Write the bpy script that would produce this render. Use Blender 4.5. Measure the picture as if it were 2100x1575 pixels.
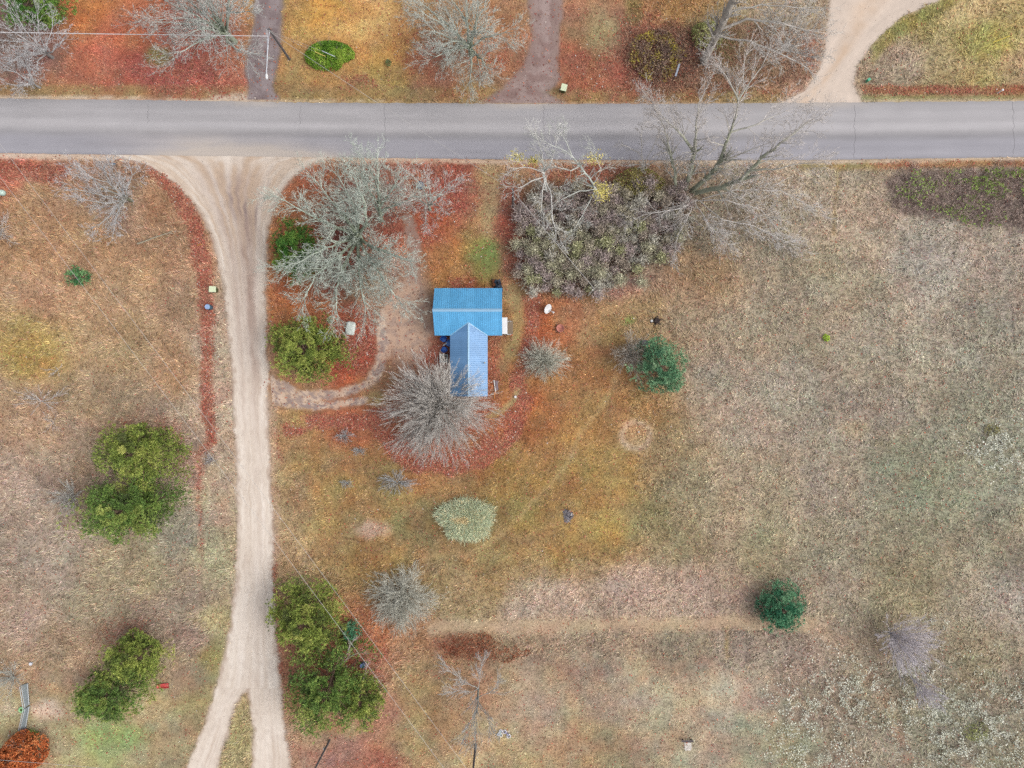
import bpy, math, random
import numpy as np

for o in list(bpy.data.objects):
    bpy.data.objects.remove(o)
SC = bpy.context.scene
COLL = SC.collection
rad = math.radians
random.seed(7)
RNG = np.random.default_rng(11)

# ------------------------------------------------------------------ camera, sky, sun, exposure
CAM_H = 80.0            # drone height over the ground, looking straight down
PPM = 17.5              # photo pixels per metre on the ground
cam_d = bpy.data.cameras.new('drone_camera')
cam_d.sensor_fit = 'HORIZONTAL'
cam_d.angle = 2 * math.atan(60.0 / CAM_H)
cam_d.clip_start = 0.5
cam_d.clip_end = 6000
cam = bpy.data.objects.new('drone_camera', cam_d)
cam.location = (0, 0, CAM_H)
COLL.objects.link(cam)
SC.camera = cam

SUN_EL, SUN_AZ = 48.0, 100.0          # degrees; azimuth clockwise from north
world = bpy.data.worlds.new('World')
SC.world = world
world.use_nodes = True
wn = world.node_tree.nodes
wl = world.node_tree.links
wn.clear()
w_out = wn.new('ShaderNodeOutputWorld')
w_bg = wn.new('ShaderNodeBackground')
w_hs = wn.new('ShaderNodeHueSaturation')
w_sky = wn.new('ShaderNodeTexSky')
w_sky.sky_type = 'NISHITA'
w_sky.sun_disc = False
w_sky.sun_elevation = rad(SUN_EL)
w_sky.sun_rotation = rad(SUN_AZ)
w_sky.air_density = 1.0
w_sky.dust_density = 4.0
w_sky.ozone_density = 1.0
w_hs.inputs['Saturation'].default_value = 0.30      # overcast: the cloud deck takes the blue out of the sky
wl.new(w_sky.outputs[0], w_hs.inputs['Color'])
wl.new(w_hs.outputs[0], w_bg.inputs[0])
w_bg.inputs[1].default_value = 0.15
wl.new(w_bg.outputs[0], w_out.inputs[0])

sun_d = bpy.data.lights.new('sun', 'SUN')
sun_d.energy = 0.5
sun_d.angle = rad(50)
sun_d.color = (1.0, 0.96, 0.90)
sun = bpy.data.objects.new('sun', sun_d)
sun.rotation_euler = (rad(90 - SUN_EL), 0, rad(180 - SUN_AZ))
COLL.objects.link(sun)

SC.view_settings.view_transform = 'Standard'
SC.view_settings.look = 'None'
SC.view_settings.gamma = 1
SC.view_settings.use_curve_mapping = False
SC.view_settings.exposure = 0.88
SC.render.engine = 'CYCLES'
SC.cycles.max_bounces = 5
SC.cycles.diffuse_bounces = 3
SC.cycles.use_denoising = False

K = 1.8                 # how much brighter the exposed picture is than the surfaces' own albedo


# ------------------------------------------------------------------ helpers
def lin(c, k=None):
    c = np.asarray(c, dtype=np.float64) / 255.0
    l = np.where(c <= 0.04045, c / 12.92, ((c + 0.055) / 1.055) ** 2.4)
    return l / (K if k is None else k)


def W(px, py):
    return ((px - 1050) / PPM, (787.5 - py) / PPM)


def P(px, py, h=0.0):
    s = (CAM_H - h) / CAM_H / PPM
    return ((px - 1050) * s, (787.5 - py) * s, h)


def hash2(ix, iy, seed):
    h = (ix.astype(np.int64) * 374761393 + iy.astype(np.int64) * 668265263 + seed * 974634777) & 0xFFFFFFFF
    h = ((h ^ (h >> 13)) * 1274126177) & 0xFFFFFFFF
    h = h ^ (h >> 16)
    return (h & 0xFFFFFF).astype(np.float64) / float(0xFFFFFF)


def vnoise(x, y, seed=0):
    x = np.asarray(x, dtype=np.float64)
    y = np.asarray(y, dtype=np.float64)
    ix = np.floor(x)
    iy = np.floor(y)
    fx = x - ix
    fy = y - iy
    fx = fx * fx * (3 - 2 * fx)
    fy = fy * fy * (3 - 2 * fy)
    a = hash2(ix, iy, seed)
    b = hash2(ix + 1, iy, seed)
    c = hash2(ix, iy + 1, seed)
    d = hash2(ix + 1, iy + 1, seed)
    return (a * (1 - fx) + b * fx) * (1 - fy) + (c * (1 - fx) + d * fx) * fy


def fbm(x, y, seed=0, octv=4):
    t = 0
    amp = 0.5
    s = 0
    for k in range(octv):
        t = t + amp * vnoise(x * 2 ** k, y * 2 ** k, seed + 17 * k)
        s += amp
        amp *= 0.55
    return t / s


def sstep(a, b, x):
    t = np.clip((x - a) / (b - a), 0, 1)
    return t * t * (3 - 2 * t)


def new_mesh(name, V, F, col=None, smooth=False):
    """V (N,3); F (M,3) or (M,4) array; col (N,3) linear colour per vertex"""
    V = np.ascontiguousarray(V, dtype=np.float32)
    F = np.ascontiguousarray(F, dtype=np.int32)
    me = bpy.data.meshes.new(name)
    k = F.shape[1]
    me.vertices.add(len(V))
    me.vertices.foreach_set('co', V.ravel())
    me.loops.add(F.size)
    me.loops.foreach_set('vertex_index', F.ravel())
    me.polygons.add(len(F))
    me.polygons.foreach_set('loop_start', np.arange(0, F.size, k, dtype=np.int32))
    me.polygons.foreach_set('loop_total', np.full(len(F), k, dtype=np.int32))
    if smooth:
        me.polygons.foreach_set('use_smooth', np.ones(len(F), dtype=bool))
    if col is not None:
        a = me.attributes.new('col', 'FLOAT_COLOR', 'POINT')
        c4 = np.ones((len(V), 4), dtype=np.float32)
        c4[:, :3] = col
        a.data.foreach_set('color', c4.ravel())
    me.update(calc_edges=True)
    return me


def obj(name, me, mat=None, parent=None, loc=None):
    o = bpy.data.objects.new(name, me)
    COLL.objects.link(o)
    if mat is not None and me is not None and not me.materials:
        me.materials.append(mat)
    if parent is not None:
        o.parent = parent
    if loc is not None:
        o.location = loc
    return o


def tag(o, label=None, cat=None, group=None, kind=None):
    if label:
        o['label'] = label
    if cat:
        o['category'] = cat
    if group:
        o['group'] = group
    if kind:
        o['kind'] = kind
    return o


def thing(name, label, cat, loc=(0, 0, 0), rz=0.0, group=None):
    o = bpy.data.objects.new(name, None)
    o.empty_display_size = 0.2
    COLL.objects.link(o)
    o.location = loc
    o.rotation_euler = (0, 0, rz)
    return tag(o, label, cat, group)


class MB:
    """collects primitives, builds one mesh"""
    def __init__(self):
        self.v = []
        self.f = []

    def add(self, vs, fs):
        b = len(self.v)
        self.v += [tuple(p) for p in vs]
        self.f += [tuple(i + b for i in f) for f in fs]
        return self

    def box(self, c, s, rz=0.0, rx=0.0, ry=0.0):
        from mathutils import Euler, Vector
        R = Euler((rx, ry, rz)).to_matrix()
        vs = []
        for dx in (-.5, .5):
            for dy in (-.5, .5):
                for dz in (-.5, .5):
                    p = R @ Vector((dx * s[0], dy * s[1], dz * s[2]))
                    vs.append((p.x + c[0], p.y + c[1], p.z + c[2]))
        return self.add(vs, [(0, 1, 3, 2), (4, 6, 7, 5), (0, 4, 5, 1), (2, 3, 7, 6), (0, 2, 6, 4), (1, 5, 7, 3)])

    def tube(self, pts, r, n=8, closed=False, caps=True):
        from mathutils import Vector
        pts = [Vector(p) for p in pts]
        rr = r if isinstance(r, (list, tuple)) else [r] * len(pts)
        N = len(pts)
        base = len(self.v)
        u = None
        for i, p in enumerate(pts):
            if closed:
                t = pts[(i + 1) % N] - pts[i - 1]
            else:
                t = pts[min(i + 1, N - 1)] - pts[max(i - 1, 0)]
            t.normalize()
            if u is None:
                a = Vector((0, 0, 1)) if abs(t.z) < 0.9 else Vector((1, 0, 0))
                u = t.cross(a).normalized()
            else:
                u = (u - t * u.dot(t)).normalized()
            w = t.cross(u)
            for k in range(n):
                an = 2 * math.pi * k / n
                q = p + (u * math.cos(an) + w * math.sin(an)) * rr[i]
                self.v.append((q.x, q.y, q.z))
        rows = N if closed else N - 1
        for i in range(rows):
            j = (i + 1) % N
            for k in range(n):
                m = (k + 1) % n
                self.f.append((base + i * n + k, base + i * n + m, base + j * n + m, base + j * n + k))
        if caps and not closed:
            self.f.append(tuple(base + k for k in reversed(range(n))))
            self.f.append(tuple(base + (N - 1) * n + k for k in range(n)))
        return self

    def lathe(self, prof, n=20, c=(0, 0, 0), sx=1.0, sy=1.0):
        base = len(self.v)
        for r, z in prof:
            for k in range(n):
                a = 2 * math.pi * k / n
                self.v.append((c[0] + r * math.cos(a) * sx, c[1] + r * math.sin(a) * sy, c[2] + z))
        for i in range(len(prof) - 1):
            for k in range(n):
                m = (k + 1) % n
                self.f.append((base + i * n + k, base + i * n + m, base + (i + 1) * n + m, base + (i + 1) * n + k))
        if prof[0][0] > 1e-4:
            self.f.append(tuple(base + k for k in reversed(range(n))))
        if prof[-1][0] > 1e-4:
            self.f.append(tuple(base + (len(prof) - 1) * n + k for k in range(n)))
        return self

    def ring(self, c, R, r, n=20, m=8, axis=(0, 0, 1)):
        from mathutils import Vector
        ax = Vector(axis).normalized()
        a = Vector((0, 0, 1)) if abs(ax.z) < 0.9 else Vector((1, 0, 0))
        u = ax.cross(a).normalized()
        w = ax.cross(u)
        pts = [Vector(c) + (u * math.cos(2 * math.pi * k / n) + w * math.sin(2 * math.pi * k / n)) * R for k in range(n)]
        return self.tube(pts, r, m, closed=True)

    def mesh(self, name, smooth=False):
        me = bpy.data.meshes.new(name)
        me.from_pydata(self.v, [], self.f)
        if smooth:
            me.polygons.foreach_set('use_smooth', np.ones(len(me.polygons), dtype=bool))
        me.update()
        return me

    def build(self, name, mat, parent=None, smooth=False, bevel=0.0, loc=None):
        o = obj(name, self.mesh(name, smooth), mat, parent, loc)
        if bevel:
            b = o.modifiers.new('bevel', 'BEVEL')
            b.width = bevel
            b.segments = 2
        return o


# ------------------------------------------------------------------ materials
def base_mat(name, rough=0.9, spec=0.2):
    m = bpy.data.materials.new(name)
    m.use_nodes = True
    b = m.node_tree.nodes['Principled BSDF']
    b.inputs['Roughness'].default_value = rough
    b.inputs['Specular IOR Level'].default_value = spec
    return m, m.node_tree.nodes, m.node_tree.links, b


def noise_gain(n, l, src, scale, lo, hi, detail=4.0, stretch=None, seed=0.0):
    """src colour times a noise gain between lo and hi"""
    tc = n.new('ShaderNodeTexCoord')
    mp = n.new('ShaderNodeMapping')
    mp.inputs['Location'].default_value = (seed, seed * 0.7, 0)
    if stretch:
        mp.inputs['Scale'].default_value = stretch
    nz = n.new('ShaderNodeTexNoise')
    nz.inputs['Scale'].default_value = scale
    nz.inputs['Detail'].default_value = detail
    mr = n.new('ShaderNodeMapRange')
    mr.inputs[1].default_value = 0.3
    mr.inputs[2].default_value = 0.7
    mr.inputs[3].default_value = lo
    mr.inputs[4].default_value = hi
    vm = n.new('ShaderNodeVectorMath')
    vm.operation = 'MULTIPLY'
    l.new(tc.outputs['Object'], mp.inputs[0])
    l.new(mp.outputs[0], nz.inputs['Vector'])
    l.new(nz.outputs[0], mr.inputs[0])
    l.new(src, vm.inputs[0])
    l.new(mr.outputs[0], vm.inputs[1])
    return vm.outputs[0], nz


def attr_mat(name, rough=0.95, spec=0.1, gains=(), bump=0.0):
    m, n, l, b = base_mat(name, rough, spec)
    a = n.new('ShaderNodeAttribute')
    a.attribute_name = 'col'
    s = a.outputs['Color']
    nz = None
    for i, g in enumerate(gains):
        s, nz = noise_gain(n, l, s, *g, seed=3.1 * i)
    l.new(s, b.inputs['Base Color'])
    if bump and nz:
        bp = n.new('ShaderNodeBump')
        bp.inputs['Strength'].default_value = bump
        bp.inputs['Distance'].default_value = 0.05
        l.new(nz.outputs[0], bp.inputs['Height'])
        l.new(bp.outputs[0], b.inputs['Normal'])
    return m


_pc = {}


def paint(rgb, rough=0.6, spec=0.4, lo=0.85, hi=1.1, scale=3.0, metal=0.0, k=None):
    key = (tuple(rgb), rough, spec, lo, hi, scale, metal, k)
    if key in _pc:
        return _pc[key]
    m, n, l, b = base_mat('paint_%d_%d_%d' % tuple(int(x) for x in rgb), rough, spec)
    c = n.new('ShaderNodeRGB')
    c.outputs[0].default_value = (*[float(x) for x in lin(rgb, k)], 1)
    s, nz = noise_gain(n, l, c.outputs[0], scale, lo, hi)
    l.new(s, b.inputs['Base Color'])
    b.inputs['Metallic'].default_value = metal
    _pc[key] = m
    return m


M_ground = attr_mat('ground_soil_and_thatch', 0.97, 0.05, [(2.2, 0.88, 1.12), (9.0, 0.72, 1.25)], 0.6)
M_blade = attr_mat('grass_blades', 0.9, 0.12)
M_leaf = attr_mat('fallen_leaf', 0.85, 0.15)
M_twig = attr_mat('lichened_bark', 0.92, 0.1, [(5.0, 0.8, 1.2)])
M_needle = attr_mat('conifer_needles', 0.7, 0.25)
M_asphalt = attr_mat('weathered_asphalt', 0.85, 0.25,
                     [(0.6, 0.96, 1.04, 5.0, (0.15, 3.0, 1.0)), (14.0, 0.95, 1.05, 3.0)], 0.1)
M_gravel = attr_mat('crushed_gravel', 0.95, 0.1, [(1.5, 0.96, 1.04), (12.0, 0.94, 1.05)], 0.2)
M_lichen = attr_mat('pale_lichen', 0.95, 0.05)

# ------------------------------------------------------------------ the ground's colours, mapped once
GX = np.arange(-140, 2241, 4.0)
GY = np.arange(-140, 1716, 4.0)
MX, MY = np.meshgrid(GX, GY)
ctrl = """
40 40 140 118 108;60 140 150 112 98;170 20 192 118 66;250 60 188 108 74;200 130 184 104 80;300 150 182 96 80;400 165 186 94 84;470 180 176 106 86
130 195 172 116 86;600 30 178 138 76;680 15 205 150 72;740 50 222 172 102;720 95 205 150 84;800 120 196 152 84;620 180 172 138 84;800 175 172 144 80;880 40 172 132 88
900 150 166 112 86;960 190 160 122 82;1190 40 166 122 92;1235 90 168 148 104;1180 140 172 106 76;1270 150 176 102 80;1300 100 158 90 76;1350 100 132 96 82;1380 20 172 124 74
1450 90 146 128 82;1550 110 164 140 118;1600 40 162 142 116;1650 130 166 130 108;1560 170 160 130 100;1420 170 152 112 84
1880 40 164 150 92;2000 30 192 166 116;2050 90 188 164 98;1850 115 172 148 126;1950 150 178 156 112;2090 140 178 150 112
30 350 180 100 78;60 400 160 122 88;60 470 164 122 88;200 500 172 132 96;250 420 166 134 112;350 500 164 124 94;330 430 168 122 92;100 600 178 136 104;250 600 172 138 104;380 620 168 134 106
80 720 172 144 82;250 720 166 136 100;350 750 170 132 98;200 820 166 138 108;60 840 174 138 110;320 850 160 134 112;150 920 160 134 112;50 1000 164 140 124;390 950 156 132 116
100 1150 162 142 126;300 1180 156 142 112;380 1090 150 140 122;200 1250 158 144 118;60 1270 166 140 124;100 1330 160 132 106;300 1260 150 128 112;390 1320 152 126 114;400 1220 150 132 116;370 1380 160 140 112
30 1450 176 160 118;120 1440 184 164 124;230 1510 152 164 106;100 1500 172 156 116;350 1500 172 156 118;300 1450 178 158 118;60 1390 172 142 112;160 1380 182 150 120;330 1550 168 152 112;400 1450 168 154 104
455 700 188 162 140;450 850 186 162 138;450 1000 178 160 130;440 1150 172 162 128;445 1280 176 162 118;430 1350 160 148 92;480 1500 166 152 104;490 1560 168 154 108
575 520 186 116 66;580 620 188 112 66;590 700 176 118 76;640 380 178 112 72;700 460 128 78 66;740 430 124 82 72;700 540 128 72 62;800 400 150 108 92;760 560 150 112 84
870 360 168 104 86;930 380 178 82 66;960 350 176 92 74;870 470 188 86 56;900 500 180 108 70;930 550 178 124 70;1000 400 172 142 100;1000 350 182 152 112;1000 520 136 146 78;1040 450 158 84 72;1060 540 156 92 82
960 580 168 100 60;1060 600 168 144 94;1090 650 186 92 58;1045 720 172 140 88;1030 740 172 112 66;1080 700 182 96 60;1010 720 158 92 62;1010 650 160 120 72
850 600 186 150 128;800 600 170 136 112;740 720 182 76 56;720 760 180 84 58;700 700 170 94 62;760 780 184 128 84;880 720 190 100 80;860 760 178 140 118;620 870 176 134 80;700 860 184 106 74
630 760 180 130 90;600 900 172 134 92;590 1000 172 140 100;640 950 162 128 80;700 1020 166 132 80;600 1130 172 142 104;680 1110 166 138 88;740 1140 164 128 76;800 1000 152 128 78;860 960 166 122 76;850 1080 140 124 80
900 900 180 104 74;1060 840 182 98 56;1100 860 168 112 64;1180 780 164 118 72;1250 680 166 132 86;1250 620 168 132 92;1150 620 172 118 80;1200 860 162 120 72;1200 940 166 132 76;1300 850 168 128 82
1120 1000 160 130 76;1060 960 166 126 72;1270 970 184 142 82;1250 1090 172 142 74;1160 1120 166 134 78;1060 1050 160 136 76;1000 1150 150 126 82;900 1160 148 124 82;820 1140 160 130 82;1060 1120 156 128 80
1350 950 162 136 98;1330 1060 152 134 92;1400 1000 158 146 116;1420 1100 158 140 104;1330 640 170 138 96;1400 650 166 140 114;1430 560 162 128 92;1380 590 168 130 100;1500 420 160 144 124;1600 490 164 150 130
1450 480 150 132 112;1350 560 150 122 104;1750 450 178 158 138;1680 400 170 152 130;1720 560 164 148 124;1900 540 172 160 148;2050 560 162 146 132;1600 650 162 146 124;1500 700 164 144 122;1600 800 158 146 130;1530 860 176 156 138;1470 760 156 140 122
1800 720 166 152 132;2000 720 160 150 132;1800 860 164 148 132;2000 860 154 148 128;1850 960 148 146 122;2050 1000 156 150 128;1700 1000 166 150 132;1500 980 172 154 128;1480 1080 170 148 122;1560 1120 158 146 114
1300 1200 188 158 142;1150 1225 186 158 138;1080 1245 180 156 136;1420 1215 178 150 134;1500 1220 168 142 124;950 1220 156 130 92;950 1100 150 128 80;1030 1190 158 130 88;1650 1120 164 150 124;1850 1100 158 148 122;2050 1120 158 146 122;1700 1200 164 148 128;1850 1200 158 144 112;2060 1230 164 150 136
930 1250 164 140 102;860 1300 178 128 90;760 1300 178 112 72;800 1360 176 124 90;780 1450 172 122 98;700 1530 168 120 104;760 1560 172 104 84;850 1500 164 142 98;860 1400 168 138 96;1000 1400 166 134 104
1100 1330 152 128 104;1200 1330 152 132 112;1500 1315 154 134 118;1650 1330 166 142 126;1400 1325 152 134 112
1000 1520 178 154 118;1100 1450 178 154 128;1300 1400 178 158 132;1200 1550 168 144 108;1400 1480 172 154 126;1500 1500 166 156 132;1600 1550 164 156 126;1500 1420 176 158 136;1050 1560 168 146 106
1700 1420 158 142 124;1800 1400 156 142 122;1900 1450 150 142 120;2000 1350 156 144 116;2060 1440 148 136 118;2050 1540 152 144 120;1950 1540 154 142 122;1750 1550 156 140 120;1900 1330 160 146 124;1700 1300 166 146 126
640 1500 166 132 102;630 1400 182 118 84;580 1350 178 122 92;600 1560 168 128 104
"""
CP = np.array([[float(t) for t in e.split()] for ln in ctrl.strip().split('\n') for e in ln.split(';')])


def warp(x, y, amp, scale, seed):
    return (x + amp * (fbm(x / scale, y / scale, seed) - 0.5) * 2, y + amp * (fbm(x / scale, y / scale, seed + 51) - 0.5) * 2)


wx, wy = warp(MX, MY, 26, 60, 3)
cx_ = np.clip(wx, -20, 2120)
cy_ = np.clip(wy, 5, 1570)
num = np.zeros(MX.shape + (3,))
den = np.zeros(MX.shape)
for r in CP:
    d2 = (cx_ - r[0]) ** 2 + (cy_ - r[1]) ** 2
    w = 1.0 / (d2 + 500.0) ** 2.0
    num += w[..., None] * r[2:5]
    den += w
COL = num / den[..., None]
HGT = np.full(MX.shape, 0.42)      # how tall the grass grows
DEN = np.ones(MX.shape)            # how densely
LEAF = np.zeros(MX.shape)          # fallen red leaves
# natural mottling of the sward
mott = fbm(MX / 90, MY / 90, 5, 5) - 0.5
COL = COL * (1 + 0.26 * mott[..., None])
hue = fbm(MX / 60, MY / 60, 9, 4) - 0.5
COL = COL + hue[..., None] * np.array([9.0, -2.0, -9.0])


def seg_dist(x, y, pts, closed=False):
    best = np.full(np.shape(x), 1e9)
    pp = list(pts) + ([pts[0]] if closed else [])
    for (x0, y0), (x1, y1) in zip(pp[:-1], pp[1:]):
        dx, dy = x1 - x0, y1 - y0
        t = np.clip(((x - x0) * dx + (y - y0) * dy) / (dx * dx + dy * dy + 1e-9), 0, 1)
        best = np.minimum(best, (x - x0 - t * dx) ** 2 + (y - y0 - t * dy) ** 2)
    return np.sqrt(best)


def inside(x, y, pts):
    c = np.zeros(np.shape(x), dtype=bool)
    pp = list(pts) + [pts[0]]
    for (x0, y0), (x1, y1) in zip(pp[:-1], pp[1:]):
        c ^= ((y0 > y) != (y1 > y)) & (x < (x1 - x0) * (y - y0) / (y1 - y0 + 1e-12) + x0)
    return c


_sd = [100]


def window_of(pts, pad):
    xs = [p[0] for p in pts]
    ys = [p[1] for p in pts]
    i0, i1 = np.searchsorted(GX, (min(xs) - pad, max(xs) + pad))
    j0, j1 = np.searchsorted(GY, (min(ys) - pad, max(ys) + pad))
    return slice(max(0, j0 - 1), j1 + 1), slice(max(0, i0 - 1), i1 + 1)


def full(sl, m):
    out = np.zeros(MX.shape)
    out[sl] = m
    return out


def m_poly(pts, soft=8, amp=8, scale=25):
    _sd[0] += 7
    sl = window_of(pts, soft + amp + 8)
    x, y = warp(MX[sl], MY[sl], amp, scale, _sd[0])
    d = seg_dist(x, y, pts, True)
    return full(sl, 1 - sstep(-soft, soft, np.where(inside(x, y, pts), -d, d)))


def m_stroke(pts, w, soft=6, amp=6, scale=22):
    _sd[0] += 7
    sl = window_of(pts, w / 2 + soft + amp + 8)
    x, y = warp(MX[sl], MY[sl], amp, scale, _sd[0])
    return full(sl, 1 - sstep(w / 2 - soft, w / 2 + soft, seg_dist(x, y, pts)))


def m_blob(cx, cy, rx, ry, soft=0.3, amp=8, scale=22):
    _sd[0] += 7
    sl = window_of([(cx - rx * (1 + soft), cy - ry * (1 + soft)), (cx + rx * (1 + soft), cy + ry * (1 + soft))], amp + 8)
    x, y = warp(MX[sl], MY[sl], amp, scale, _sd[0])
    return full(sl, 1 - sstep(1 - soft, 1 + soft, np.sqrt(((x - cx) / rx) ** 2 + ((y - cy) / ry) ** 2)))


def lay(m, rgb=None, h=None, d=None, leaf=None, op=1.0):
    global COL, HGT, DEN, LEAF
    mm = m * op
    if rgb is not None:
        COL = COL * (1 - mm[..., None]) + np.array(rgb, dtype=float) * mm[..., None]
    if h is not None:
        HGT = HGT * (1 - mm) + h * mm
    if d is not None:
        DEN = DEN * (1 - mm) + d * mm
    if leaf is not None:
        LEAF = LEAF * (1 - mm) + leaf * mm


RED = (176, 102, 86)
PATCH = np.clip(0.18 + 0.95 * sstep(0.30, 0.66, 0.6 * fbm(MX / 8, MY / 8, 15, 3) + 0.4 * fbm(MX / 34, MY / 34, 16, 3)), 0, 1)
# mown and short ground
lay(m_poly([(560, 330), (1070, 330), (1075, 560), (1120, 600), (1290, 620), (1300, 760), (1310, 900), (1320, 1130), (1100, 1170), (900, 1180), (620, 1150), (565, 900)], 28, 34, 40), h=0.15)
lay(m_poly([(860, 1370), (1100, 1345), (1450, 1350), (1580, 1390), (1680, 1470), (1750, 1575), (1770, 1720), (600, 1720), (620, 1500), (800, 1420)], 6, 8), h=0.12)
lay(m_poly([(-140, 1395), (150, 1370), (330, 1400), (420, 1330), (440, 1300), (470, 1290), (440, 1420), (380, 1580), (370, 1720), (-140, 1720)], 6, 8), h=0.10)
lay(m_poly([(-140, -140), (1280, -140), (1290, 60), (1280, 205), (-140, 195)], 8, 8), h=0.12)
lay(m_poly([(-140, 172), (1600, 184), (1600, 214), (-140, 204)], 4, 3), (158, 132, 84), h=0.10, op=0.75)
lay(m_poly([(1765, 196), (2240, 190), (2240, 204), (1765, 208)], 3, 2), (158, 146, 96), h=0.08)
lay(m_poly([(1765, 177), (2240, 174), (2240, 191), (1775, 195)], 3, 4), (166, 112, 80), h=0.12, leaf=0.3)
lay(m_poly([(1640, 332), (1800, 332), (1800, 347), (1640, 347)], 3, 3), (158, 138, 88), h=0.10)
lay(m_poly([(1790, 333), (2240, 326), (2240, 338), (1790, 347)], 3, 3), (168, 124, 82), h=0.10, leaf=0.15)
lay(m_poly([(1780, 78), (1850, 40), (1940, -10), (1990, -10), (1900, 50), (1820, 95), (1790, 130)], 8, 6), (150, 142, 78), h=0.12, op=0.8)
# red leaf litter
for pts, w, op in (
    ([(-100, 345), (60, 350), (120, 362)], 40, 0.85),
    ([(322, 352), (360, 385), (395, 450), (413, 520), (420, 580)], 30, 0.95),
    ([(420, 580), (424, 650), (428, 720)], 27, 0.9), ([(428, 720), (425, 800), (428, 850), (436, 905)], 20, 0.9),
    ([(430, 905), (408, 930), (411, 1000)], 12, 0.65),
    ([(412, 1000), (411, 1060), (412, 1130)], 6, 0.5), ([(412, 1130), (413, 1240)], 5, 0.25),
    ([(590, 880), (650, 866), (740, 862), (800, 850)], 26, 0.9),
    ([(1095, 600), (1088, 660), (1080, 720), (1060, 790), (1070, 830)], 26, 0.8),
    ([(780, 870), (810, 915), (860, 945), (920, 955), (990, 935), (1045, 885), (1070, 830)], 44, 0.85),
    ([(563, 1160), (568, 1260), (574, 1380)], 8, 0.8),
    ([(566, 890), (574, 920), (576, 950)], 7, 0.5),
    ([(545, 60), (545, 10)], 10, 0.2),
):
    lay(m_stroke(pts, w, 7, 9) * np.clip(PATCH + 0.25, 0, 1), RED, leaf=op, op=op, h=0.14)
for cx, cy, rx, ry, op in (
    (400, 160, 120, 36, 0.65), (280, 40, 55, 30, 0.4), (190, 160, 70, 30, 0.35), (740, 170, 40, 12, 0.65), (860, 100, 40, 40, 0.55), (1000, 120, 45, 40, 0.5),
    (1170, 40, 40, 40, 0.2), (1180, 130, 60, 28, 0.5), (1260, 140, 70, 36, 0.6), (1290, 190, 130, 12, 0.6), (940, 190, 50, 12, 0.4), (1320, 60, 60, 40, 0.6),
    (735, 715, 42, 65, 1.0), (700, 650, 40, 20, 0.6), (930, 390, 60, 60, 0.75), (870, 470, 30, 40, 0.8), (1045, 440, 24, 90, 0.7), (1060, 570, 24, 50, 0.5),
    (720, 490, 90, 70, 0.6), (650, 365, 40, 30, 0.5), (800, 360, 70, 40, 0.4), (950, 582, 30, 10, 0.9), (880, 720, 22, 60, 0.55), (1010, 730, 20, 60, 0.6),
    (300, 880, 80, 26, 0.5), (370, 930, 30, 40, 0.35), (255, 1310, 50, 34, 0.55), (640, 1380, 60, 50, 0.45), (740, 1320, 50, 60, 0.5), (760, 1370, 40, 40, 0.55), (770, 1562, 70, 16, 0.55),
    (905, 830, 110, 100, 0.6), (1190, 350, 90, 26, 0.75), (640, 1555, 25, 20, 0.4), (940, 1322, 45, 26, 0.5), (575, 560, 20, 90, 0.35),
    (1560, 185, 120, 10, 0.4), (1665, 110, 10, 40, 0.4), (55, 1540, 50, 40, 0.4), (1090, 640, 18, 50, 0.5), (620, 1330, 60, 40, 0.3)):
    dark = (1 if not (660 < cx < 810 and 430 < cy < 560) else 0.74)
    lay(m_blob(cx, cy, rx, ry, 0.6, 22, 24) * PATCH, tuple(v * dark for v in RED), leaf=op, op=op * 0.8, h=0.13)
# green and yellow tufts of lawn
for cx, cy, rx, ry, c, op in (
    (325, 115, 28, 20, (140, 138, 72), 0.85), (995, 535, 22, 45, (128, 142, 74), 0.85), (235, 1510, 75, 26, (140, 162, 96), 0.7), (740, 45, 70, 45, (226, 176, 104), 0.7),
    (685, 20, 60, 30, (204, 150, 70), 0.5), (60, 735, 60, 45, (176, 146, 78), 0.6), (1290, 660, 12, 10, (130, 150, 70), 0.8), (1240, 1110, 60, 50, (168, 142, 84), 0.3),
    (765, 1085, 36, 18, (200, 166, 146), 0.8), (1300, 890, 30, 30, (196, 160, 124), 0.5), (95, 1455, 34, 20, (212, 186, 164), 0.9), (20, 1455, 22, 12, (206, 182, 160), 0.5),
    (1270, 590, 50, 26, (186, 146, 130), 0.7), (610, 870, 22, 12, (170, 150, 80), 0.7), (770, 815, 20, 14, (168, 150, 86), 0.7), (190, 1400, 60, 16, (182, 156, 128), 0.6),
    (2010, 85, 60, 40, (170, 166, 84), 0.6), (1990, 160, 60, 20, (176, 160, 98), 0.6), (700, 1495, 60, 14, (168, 146, 92), 0.5), (1060, 660, 14, 40, (176, 152, 96), 0.6),
    (1235, 60, 34, 40, (170, 152, 108), 0.7), (1300, 20, 20, 34, (140, 136, 74), 0.6), (1750, 880, 30, 20, (176, 158, 118), 0.4), (1900, 1000, 120, 60, (140, 144, 120), 0.4)):
    lay(m_blob(cx, cy, rx, ry, 0.5, 10, 18), c, op=op, h=0.09, leaf=0.05)
ring = [(1303 + 30 * math.cos(a_ * math.pi / 8), 893 + 28 * math.sin(a_ * math.pi / 8)) for a_ in range(17)]
lay(m_stroke(ring, 9, 4, 4), (204, 174, 150), h=0.1, op=0.7)
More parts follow.
